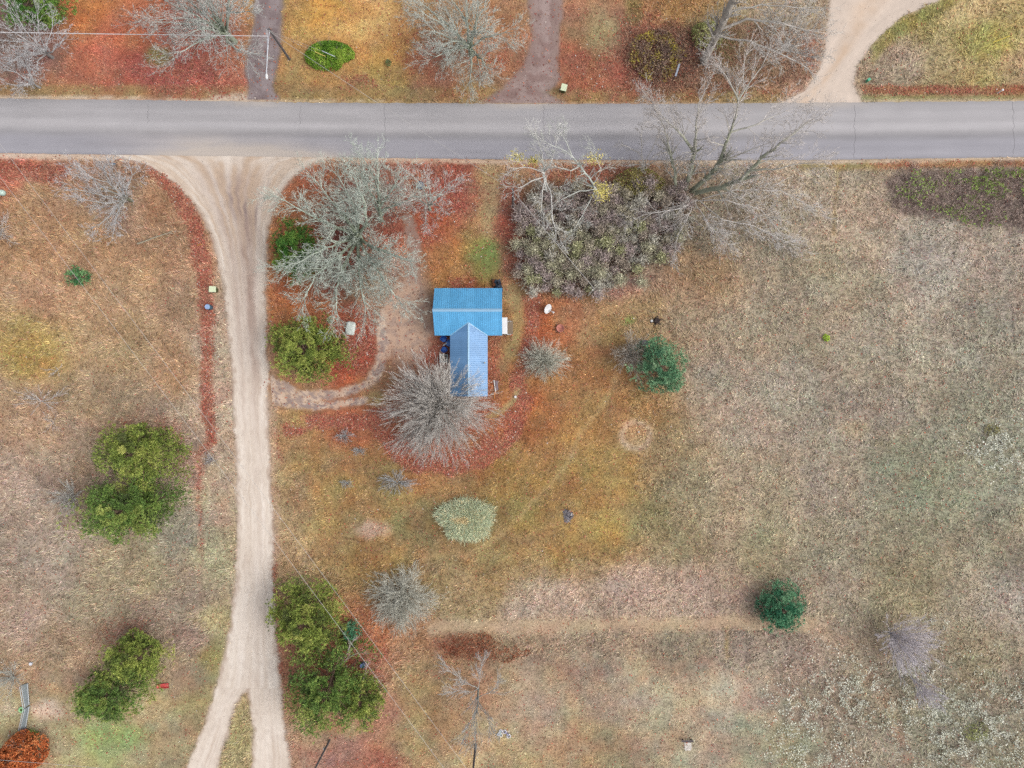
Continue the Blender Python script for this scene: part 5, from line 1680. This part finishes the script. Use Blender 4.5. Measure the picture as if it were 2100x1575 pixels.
tub_chair('deep blue plastic chair tucked under the main roof eave', 910, 696, rad(20), BLUE)
tub_chair('blue plastic chair nearest the square grey tub', 911, 716, rad(190), BLUE)
tub_chair('paler blue plastic chair against the wing wall', 919, 704, rad(-80), BLUE2)
t = thing('folding_stool', 'small white crossed-leg stool between the blue chairs', 'stool', at(912.5, 706, .4), rad(35))
for s_ in (-1, 1):
    MB().tube([(-.3, s_ * .02, .05 if s_ > 0 else .4), (.3, s_ * .02, .4 if s_ > 0 else .05)], .035, 6).build('leg', WHITE, t)
MB().box((0, 0, .42), (.5, .14, .04)).build('seat', WHITE, t)

# square tub
t = thing('water_tub', 'square grey tub with a dark inside beside the wing wall', 'tub', at(910, 735, .4), 0)
G = paint((206, 214, 214), .5, .4)
for c, s_ in (((-.42, 0, .22), (.16, .98, .44)), ((.42, 0, .22), (.14, .98, .44)), ((0, -.42, .22), (.70, .14, .44)), ((0, .42, .22), (.70, .14, .44))):
    MB().box(c, s_).build('side', G, t, bevel=.02)
MB().box((0, 0, .08), (.70, .70, .06)).build('bottom', paint((84, 88, 86), .7, .3, .6, 1.2, 8), t)
MB().tube([(-.05, -.3, .15), (0, .3, .3)], .02, 6).build('stick', WOOD, t)

# white slatted pallets under the dense tree
t = thing('slatted_pallet', 'white slatted pallet and boards under the dense tree at the wing corner', 'pallet', at(898, 806, .15), rad(8))
for k in range(6):
    MB().box((-.62 + k * .25, 0, .16 + .01 * (k % 2)), (.11, .72, .03), rz=rad(ur(-4, 4))).build('slat', WHITE, t)
for y in (-.3, 0, .3):
    MB().box((0, y, .07), (1.45, .08, .12)).build('runner', WHITE, t)
t = thing('white_board', 'short white board leaning by the dense tree next to the wing corner', 'board', at(916, 801, .2), rad(70))
MB().box((0, 0, .25), (.75, .22, .04), rx=rad(18)).build('board', WHITE, t)
MB().box((0, .08, .11), (.7, .05, .2)).build('foot', WOOD, t)

# the white shell by the driveway
t = thing('tub_shell', 'weathered white plastic shell upturned in the red leaves by the driveway', 'tub', at(718, 672, .4), rad(-8))
m = MB()
N = 26
rings = ((1.0, 0.0), (1.0, .22), (.92, .38), (.72, .44), (.35, .46))
for sc, z in rings:
    for k in range(N):
        a = 2 * math.pi * k / N
        ca, sa = math.cos(a), math.sin(a)
        e = 0.45
        x = math.copysign(abs(ca) ** e, ca) * .56 * sc
        y = math.copysign(abs(sa) ** e, sa) * .74 * sc
        if sa < -.6 and abs(ca) < .75:
            y -= .10 * sc
        m.v.append((x + .015 * math.sin(7 * a), y, z + (.02 * math.sin(5 * a + z * 9) if z > .1 else 0)))
for i in range(len(rings) - 1):
    for k in range(N):
        j = (k + 1) % N
        m.f.append((i * N + k, i * N + j, (i + 1) * N + j, (i + 1) * N + k))
m.f.append(tuple((len(rings) - 1) * N + k for k in range(N)))
m.build('shell', paint((232, 240, 232), .5, .4, .82, 1.05, 5), t, smooth=True)
MB().box((-.18, -.72, .16), (.3, .12, .1), rz=.3).build('handle_recess', paint((90, 92, 110), .6, .3), t)

# tarp heap at the house corner
t = thing('tarp_heap', 'black and dark blue tarp heap at the northeast corner of the house', 'tarp', at(1020, 584, .5), 0)
rng = np.random.default_rng(9)
m = MB()
nx_, ny_ = 9, 11
for j in range(ny_):
    for i in range(nx_):
        u_, v_ = i / (nx_ - 1) - .5, j / (ny_ - 1) - .5
        e = max(0, 1 - (2 * max(abs(u_), abs(v_))) ** 3)
        m.v.append((u_ * 1.0 + v_ * -.35 + rng.normal(0, .03), v_ * 1.5 + rng.normal(0, .03), .02 + e * (.45 + rng.uniform(-.16, .2))))
for j in range(ny_ - 1):
    for i in range(nx_ - 1):
        m.f.append((j * nx_ + i, j * nx_ + i + 1, (j + 1) * nx_ + i + 1, (j + 1) * nx_ + i))
m.build('tarp', paint((46, 62, 80), .35, .5, .4, 1.5, 3), t)
MB().box((-.42, .25, .2), (.28, .8, .4), rz=.15).build('crate', paint((104, 62, 40), .8, .2), t)

# boards and pole beside the wing
t = thing('leaning_boards', 'white pipe laid beside a grey plank east of the wing', 'boards', at(1015, 792, .1), 0)
MB().tube([(-.12, .72, .12), (.06, -.62, .12)], .055, 8).build('pipe', WHITE, t)
MB().box((.22, .1, .1), (.28, 1.1, .08), rz=rad(6)).build('plank', paint((140, 126, 134), .8, .2), t)
t = thing('orange_board', 'orange board lying below the white pipe east of the wing', 'board', at(1014, 811, .1), rad(4))
MB().box((0, 0, .08), (.13, .8, .05)).build('board', paint((214, 138, 76), .7, .3), t)
MB().box((.14, .28, .08), (.18, .25, .05), rz=.4).build('offcut', paint((206, 132, 80), .7, .3), t)


def bucket(label, px, py, r, h, rgb, name='bucket', cat='bucket'):
    t = thing(name, label, cat, at(px, py, h), 0)
    MB().lathe([(r * .8, 0), (r, h), (r * 1.06, h), (r * 1.06, h * .93), (r * 1.0, h * .93)], 16).build('body', paint(rgb, .5, .4), t, smooth=False)
    MB().lathe([(r, h * .985), (r * .96, h * 1.02), (0, h * 1.02)], 16).build('lid', paint(rgb, .5, .4), t)
    MB().ring((0, 0, h * .9), r * 1.1, .012, 16, 5).build('handle', STEEL, t)
    return t


bucket('white bucket on the lawn southeast of the wing', 1057, 814, .14, .3, (244, 240, 240))
bucket('white bucket by the low bush beside the thicket post', 1164, 590, .2, .35, (240, 238, 236))
bucket('white bucket beside the bush at the top of the metal walkway', 62, 1362, .17, .35, (244, 244, 250))
bucket('small white pail beside the burnt stump in the east yard', 1337, 658, .14, .25, (226, 226, 224))
bucket('small pale pot in the middle of the round bare patch of the east lawn', 1310, 886, .09, .2, (236, 226, 214))

# stump in the east yard
t = thing('tree_stump', 'burnt dark stump with splayed roots in the east yard', 'stump', at(1346, 658), 0)
MB().lathe([(.42, 0), (.32, .15), (.27, .4), (.2, .42), (0, .36)], 14, sx=1.1).build('trunk', paint((72, 62, 60), .95, .1, .5, 1.5, 7), t)
for k in range(6):
    a = k * 1.05 + .3
    MB().tube([(math.cos(a) * .25, math.sin(a) * .25, .16), (math.cos(a) * ur(.6, .95), math.sin(a) * ur(.5, .9), .03)], [.09, .03], 6).build('root', paint((84, 72, 70), .95, .1), t)

# burn pile
t = thing('ash_pile', 'grey ash and stick pile on the south lawn', 'ash pile', at(1164, 1058), 0)
rng = np.random.default_rng(19)
m = MB()
N = 18
for j, f in enumerate((1, .8, .55, .3)):
    for k in range(N):
        a = 2 * math.pi * k / N
        rr = .62 * f * (1 + .2 * math.sin(3 * a + 1) + rng.normal(0, .06))
        m.v.append((rr * math.cos(a), rr * 1.3 * math.sin(a), .015 + .16 * (1 - f) + rng.uniform(0, .04) * (f < 1)))
for j in range(3):
    for k in range(N):
        m.f.append((j * N + k, j * N + (k + 1) % N, (j + 1) * N + (k + 1) % N, (j + 1) * N + k))
m.f.append(tuple(3 * N + k for k in range(N)))
m.build('ash', paint((138, 134, 140), .97, .05, .45, 1.2, 5), t)
for k in range(14):
    a = rng.uniform(0, 6.28)
    x, y = rng.normal(0, .4), rng.normal(0, .5)
    MB().tube([(x - .25 * math.cos(a), y - .25 * math.sin(a), .12), (x + .25 * math.cos(a), y + .25 * math.sin(a), .2)], .025, 5).build('stick', paint((78, 74, 82) if k % 3 else (196, 190, 190), .9, .1), t)
MB().box((.45, .2, .15), (.08, .3, .05), rz=-.5).build('scrap', WHITE, t)

# pile of weathered boards at the thicket corner
t = thing('board_pile', 'pile of weathered bluish boards at the southwest thicket corner', 'boards', at(1107, 571), rad(-16))
for k in range(6):
    MB().box((ur(-.1, .1), -.2 + k * .08, .06 + .05 * (k % 3)), (1.7 + ur(-.3, .2), .09, .035), rz=rad(ur(-7, 7))).build('board', paint((150, 158, 166) if k % 2 else (122, 128, 140), .8, .2), t)
t = thing('grey_plank', 'long blue-grey plank lying in the bush with yellow leaves', 'plank', at(1386, 150, .5), rad(72))
MB().box((0, 0, 1.3), (1.5, .22, .04), rx=.35).build('board', paint((158, 166, 182), .6, .3), t)
for x in (-.6, .6):
    MB().box((x, 0, .62), (.07, .07, 1.24)).build('prop', paint((110, 108, 112), .8, .2), t)

# red sled
t = thing('red_sled', 'red plastic sled beside the ragged dark pine', 'sled', at(334, 1406.5, .1), rad(6))
m = MB()
sec = [(-.72, .10, .16), (-.62, .17, .07), (-.40, .22, .04), (.1, .25, .04), (.66, .26, .05), (.72, .26, .16)]
for x, w, z in sec:
    for y, zz in ((-w - .03, .20), (-w, .19), (-w * .9, z), (w * .9, z), (w, .19), (w + .03, .20)):
        m.v.append((x, y, zz))
for i in range(len(sec) - 1):
    for k in range(5):
        m.f.append((i * 6 + k, i * 6 + k + 1, (i + 1) * 6 + k + 1, (i + 1) * 6 + k))
m.build('hull', paint((236, 92, 92), .4, .5, .9, 1.08), t)
MB().tube([(-.70, -.10, .19), (-.78, 0, .21), (-.70, .10, .19)], .02, 6).build('pull_rope', paint((120, 40, 34), .8, .2), t)
for s_ in (-1, 1):
    MB().box((-.48, s_ * .20, .19), (.14, .05, .03)).build('handle', paint((150, 40, 34), .6, .3), t)

# children's cycles lying on the grass
CH = paint((238, 236, 250), .4, .5)


def wheel(c, R, parent, tyre, tilt=0.0):
    ax_ = (math.sin(tilt), 0, math.cos(tilt))
    w = MB().ring(c, R, .04, 22, 8, ax_).build('wheel', tyre, parent)
    MB().ring(c, .04, .022, 10, 6, ax_).build('hub', STEEL, w)
    m = MB()
    for k in range(8):
        a = k * math.pi / 4
        m.tube([c, (c[0] + math.cos(a) * R, c[1] + math.sin(a) * R, c[2])], .006, 4)
    m.build('spokes', STEEL, w)


t = thing('bicycle', 'small purple bicycle with white tyres lying on the grass', 'bicycle', at(1040, 1503), 0)
FR = paint((172, 176, 232), .4, .5)
A, B_, C_, D_, E_ = (-.30, .18, .12), (.18, -.32, .12), (-.02, -.02, .2), (.16, .22, .24), (.10, .02, .22)
wheel(A, .21, t, CH)
wheel(B_, .22, t, CH)
MB().tube([A, C_, B_], .028).tube([C_, E_, B_], .025).tube([A, D_], .025).build('frame', FR, t)
MB().tube([D_, (.30, .42, .25)], .035).build('handlebar', paint((244, 232, 226), .4, .5), t)
MB().box((.26, -.06, .24), (.12, .22, .06), rz=.3).build('saddle', WHITE, t, bevel=.02)
MB().tube([E_, (.22, -.04, .24)], .022).build('seat_post', STEEL, t)
t = thing('tricycle', 'small white and mint tricycle tipped over beside the purple bicycle', 'tricycle', at(1027, 1503), 0)
FM = paint((188, 226, 226), .4, .5)
wheel((.0, .28, .12), .15, t, CH)
wheel((.02, -.22, .12), .16, t, WHITE)
wheel((-.30, -.12, .10), .11, t, CH)
MB().tube([(0, .28, .12), (-.06, .05, .24), (.02, -.22, .12)], .03).tube([(-.06, .05, .24), (-.30, -.12, .10)], .03).build('frame', FM, t)
MB().tube([(-.22, .16, .22), (-.06, .05, .26), (.16, .08, .22)], .025).build('handlebar', WHITE, t)
MB().box((-.2, .12, .2), (.14, .18, .06), rz=-.5).build('saddle', WHITE, t, bevel=.02)

# plank bench with white pad in the lower field
t = thing('plank_bench', 'dark plank bench above a white slab on the short grass', 'bench', at(1410, 1520, .4), 0)
for k, (x, y) in enumerate(((0, .06), (0, -.06))):
    MB().box((x, y, .42), (1.35, .10, .05)).build('plank', paint((98, 88, 88) if k else (120, 110, 110), .8, .2), t)
for x in (-.5, .5):
    MB().box((x, 0, .20), (.10, .2, .39)).build('leg', paint((66, 60, 60), .8, .2), t)
t = thing('white_slab', 'cracked white slab lying below the dark plank bench', 'slab', at(1410, 1531), 0)
MB().add([(-.40, .50, .0), (.44, .50, 0), (.46, -.15, 0), (.36, -.48, 0), (.02, -.42, 0), (-.22, -.50, 0), (-.38, -.3, 0), (-.36, .1, 0)] +
         [(x * .98, y * .98, .06) for x, y in ((-.40, .50), (.44, .50), (.46, -.15), (.36, -.48), (.02, -.42), (-.22, -.50), (-.38, -.3), (-.36, .1))],
         [tuple(8 + k for k in range(7, -1, -1))] + [(k, 8 + k, 8 + (k + 1) % 8, (k + 1) % 8) for k in range(8)]).build('slab', paint((240, 232, 224), .8, .2, .88, 1.04), t)

# metal walkway, lower left
t = thing('metal_walkway', 'grey metal walkway of two angled sections with pale side rails', 'walkway', at(52, 1450), 0)
ox, oy, _ = at(52, 1450)


def wl_(px, py, h=0.0):
    p = P(px, py, h)
    return Vector((p[0] - ox, p[1] - oy, h))


DECK = paint((148, 156, 156), .5, .4, .85, 1.1, 6)
RAIL = paint((226, 232, 236), .35, .5, .95, 1.03, 3, .3)
for (a, b, c_, d) in (((43.5, 1406), (57, 1401), (60.5, 1444), (51, 1452)), ((51, 1453), (61, 1448), (53.5, 1490), (41, 1497))):
    q = [wl_(*p, .22) for p in (a, b, c_, d)]
    lo = [v - Vector((0, 0, .05)) for v in q]
    pl = MB().add(q + lo, [(0, 3, 2, 1), (4, 5, 6, 7), (0, 1, 5, 4), (1, 2, 6, 5), (2, 3, 7, 6), (3, 0, 4, 7)]).build('deck', DECK, t)
    for k in range(1, 8):
        f = k / 8
        p, r_ = q[0].lerp(q[3], f), q[1].lerp(q[2], f)
        MB().tube([p + Vector((0, 0, .01)), r_ + Vector((0, 0, .01))], .012, 4).build('tread_bar', RAIL, pl)
    for e0, e1, hgt in ((q[0], q[3], .0), (q[0], q[3], .28), (q[1], q[2], .10)):
        MB().tube([e0 + Vector((0, 0, hgt)), e1 + Vector((0, 0, hgt))], .035, 8).build('side_rail', RAIL, t)
    for f in (.02, .5, .98):
        p = q[0].lerp(q[3], f)
        MB().tube([p - Vector((0, 0, .2)), p + Vector((0, 0, .28))], .025, 6).build('post', RAIL, t)
    for f in (.05, .95):
        p = q[1].lerp(q[2], f)
        MB().tube([p - Vector((0, 0, .2)), p + Vector((0, 0, .1))], .025, 6).build('post', RAIL, t)
q = [wl_(*p, .16) for p in ((41, 1498), (53, 1491), (55, 1522), (43, 1528))]
lo = [v - Vector((0, 0, .12)) for v in q]
MB().add(q + lo, [(0, 3, 2, 1), (4, 5, 6, 7), (0, 1, 5, 4), (1, 2, 6, 5), (2, 3, 7, 6), (3, 0, 4, 7)]).build('landing', paint((112, 120, 132), .6, .3), t)


def tyre(label, px, py, rgb):
    t = thing('tyre_planter', label, 'planter', at(px, py, .2), 0)
    MB().ring((0, 0, .12), .24, .10, 22, 10).build('tyre', paint(rgb, .6, .3), t, smooth=True)
    MB().lathe([(.17, .10), (0, .13)], 14).build('soil', paint((98, 104, 66), .95, .05, .6, 1.3, 9), t)


tyre('pale green painted tyre planter beside the bend of the metal walkway', 42.5, 1456.5, (170, 226, 160))
tyre('darker green painted tyre planter beside the rust brown oak', 60, 1510, (84, 164, 100))
leafy('planter_bush', 'small green bush behind the darker green tyre planter', 70, 1506, .8, .75, .7, [(88, 108, 52), (116, 138, 66), (146, 158, 84)], n=380, size=.13, seed=31, stems=6)

# roadside markers
t = thing('utility_pedestal', 'small green utility box at the gravel driveway corner', 'utility box', at(1782, 163, .6), .5)
MB().box((0, 0, .32), (.32, .26, .64)).build('body', paint((70, 170, 130), .5, .4), t, bevel=.02)
MB().box((0, 0, .66), (.36, .30, .05)).build('cap', paint((88, 190, 150), .5, .4), t, bevel=.02)
t = thing('marker_post', 'white capped marker post in the red strip north of the road', 'post', at(2057, 184, 1.0), 0)
MB().tube([(0, 0, 0), (0, 0, .95)], .06, 10).build('post', WHITE, t)
MB().lathe([(.11, .92), (.13, .97), (.11, 1.02), (0, 1.04)], 14).build('cap', WHITE, t)
t = thing('yellow_marker', 'yellow plastic tube leaning in the grass at the top right', 'marker', at(2047, 85), rad(17))
MB().tube([(-.85, 0, .3), (.85, 0, .75)], .05, 8).build('tube', paint((232, 206, 74), .5, .4), t)
MB().tube([(.8, 0, 0), (.85, 0, .75)], .025, 6).build('stake', STEEL, t)
t = thing('orange_marker', 'small orange rod lying in the red leaves west of the lane', 'marker', at(410, 503), rad(0))
MB().tube([(-.28, 0, .10), (.28, .05, .12)], .045, 6).build('rod', paint((236, 170, 84), .5, .4), t)
MB().tube([(.24, .05, .12), (.30, .05, .12)], .06, 8).build('cap', paint((240, 190, 110), .5, .4), t)
t = thing('propane_tank', 'pale green tank end at the left edge of the west field', 'tank', at(-6, 394, .6), rad(-8))
MB().tube([(-1.1, 0, .62), (-1.0, 0, .62), (.75, 0, .62), (.9, 0, .62), (.98, 0, .62)], [.12, .34, .34, .26, .08], 16).build('tank', paint((198, 220, 208), .5, .4), t, smooth=True)
for x in (-.6, .5):
    MB().box((x, 0, .15), (.1, .5, .3)).build('foot', DARKM, t)

# ------------------------------------------------------------------ poles and wires
POLE = paint((142, 138, 132), .85, .2, .8, 1.15, 4)
POLE_D = paint((108, 104, 106), .85, .2, .8, 1.15, 4)


def pole(label, bx, by, h, mat=POLE, r=.15, arm=None):
    t = thing('utility_pole', label, 'pole', at(bx, by), 0)
    MB().tube([(0, 0, -.1), (0, 0, h)], [r, r * .72], 10).build('post', mat, t)
    if arm:
        ln, az, z = arm
        d = (math.cos(az) * ln / 2, math.sin(az) * ln / 2)
        ca = MB().box((0, 0, z), (ln, .1, .12), rz=az).build('crossarm', mat, t)
        for s_ in (-.92, .92):
            MB().lathe([(.03, 0), (.06, .05), (.04, .09), (.06, .13), (.02, .17)], 10, (d[0] * s_, d[1] * s_, z + .06)).build('insulator', paint((200, 204, 200), .3, .5), ca)
    return t


def wire(label, a, b, sag=.35, r=.015, mat=None, n=22):
    a, b = Vector(a), Vector(b)
    pts = []
    for k in range(n + 1):
        f = k / n
        p = a.lerp(b, f)
        p.z -= sag * 4 * f * (1 - f)
        pts.append(p)
    base = pts[0].copy()
    o = MB().tube([p - base for p in pts], r, 5).build('overhead_wire', mat or paint((214, 210, 204), .5, .4), None, loc=base)
    return tag(o, label, 'wire')


LP = pole('grey street lamp pole at the first dirt drive north of the road', 594, 122, 6.9, POLE_D)
LPX, LPY, _ = at(594, 122)
lamp_m = paint((222, 226, 232), .35, .5, .97, 1.03, 3, .2)
l0 = Vector(P(547, 60, 6.7)) - Vector((LPX, LPY, 0))
l0b = Vector(P(553, 60, 6.7)) - Vector((LPX, LPY, 0))
l1 = Vector(P(549.5, 92, 7.0)) - Vector((LPX, LPY, 0))
l2 = Vector(P(546.5, 150, 7.2)) - Vector((LPX, LPY, 0))
l3 = Vector(P(547, 163, 7.15)) - Vector((LPX, LPY, 0))
am = MB().tube([l0, l1], .04, 8).tube([l0b, l1], .04, 8).tube([l1, l1.lerp(l2, .5) + Vector((.03, 0, .1)), l2], [.075, .055, .05], 8).build('lamp_arm', lamp_m, LP)
MB().tube([l2, l2.lerp(l3, .3), l2.lerp(l3, .75), l3], [.06, .15, .14, .06], 12).build('lamp_head', WHITE, am, smooth=True)
MB().tube([l0, l0b], .05, 8).build('bracket', STEEL, LP)
lt = P(549, 62, 6.85)
MID = pole('pole between the bare maples and the birch south of the road', 1052, 424, 7.3, POLE_D, .13)
mt = P(1049, 388, 7.2)
MP = pole('short pale post at the southern edge of the thicket', 1206, 606, 4.6, paint((214, 212, 204), .8, .2), .1)
mpt = P(1219.5, 592.5, 4.5)
PA = pole('pole with a white meter near the bottom edge east of the lane', 676, 1518, 9, POLE_D, .13, (2.2, rad(20), 8.7))
MB().box((-.16, -.12, 1.5), (.28, .2, .5), rz=.4).build('meter_box', WHITE, PA, bevel=.05)
PB = pole('pole cut by the bottom edge near the bicycles', 975.5, 1527, 9, POLE_D, .14, (2.7, rad(-6), 8.8))
pb = P(975.5, 1527, 0)
wa = (pb[0] + 1.25, pb[1] - .13, 8.9)
wb = (pb[0] - 1.25, pb[1] + .13, 8.9)
wire('pale overhead wire, upper of the two crossing the west field and lane', P(-330, -140, 8.6), wa, .5)
wire('pale overhead wire, lower of the two crossing the west field and lane', P(-300, -30, 8.6), wb, .5)
wire('thick pale overhead wire along the top edge left of the lamp pole', P(-330, 60, 7.0), P(549, 74, 7.0), .1, .035, paint((236, 232, 232), .5, .4))
wire('thin wire crossing the road from the lamp pole to the middle pole', lt, mt, .4, .016)
wire('thin wire over the thicket from the middle pole to the short pale post', mt, mpt, .25, .022)
wire('thin pale wire crossing the bottom left corner', P(-300, 1536, 8.6), P(627, 1612, 8.7), .2, .016)
# guy wires over the hedge with coloured guards
for (p0, p1, rgb, lab) in (((646, 106, 1.7), (667, 115.5, 1.5), (232, 206, 110), 'yellow guy wire guard over the oval hedge'), ((660.5, 104.5, 1.75), (687, 116, 1.5), (216, 226, 226), 'white guy wire guard over the oval hedge')):
    a, b = Vector(P(*p0)), Vector(P(*p1))
    t = thing('guy_wire', lab, 'guy wire', (b.x, b.y, 0))
    o_ = Vector((b.x, b.y, 0))
    MB().tube([a - o_, b - o_], .045, 8).build('guard', paint(rgb, .5, .4), t)
    MB().tube([Vector(lt) - o_, a - o_], .012, 5).build('strand', paint((190, 186, 180), .5, .4), t)
    MB().tube([b - o_, Vector((.15, -.1, .0))], .02, 5).build('anchor_rod', STEEL, t)
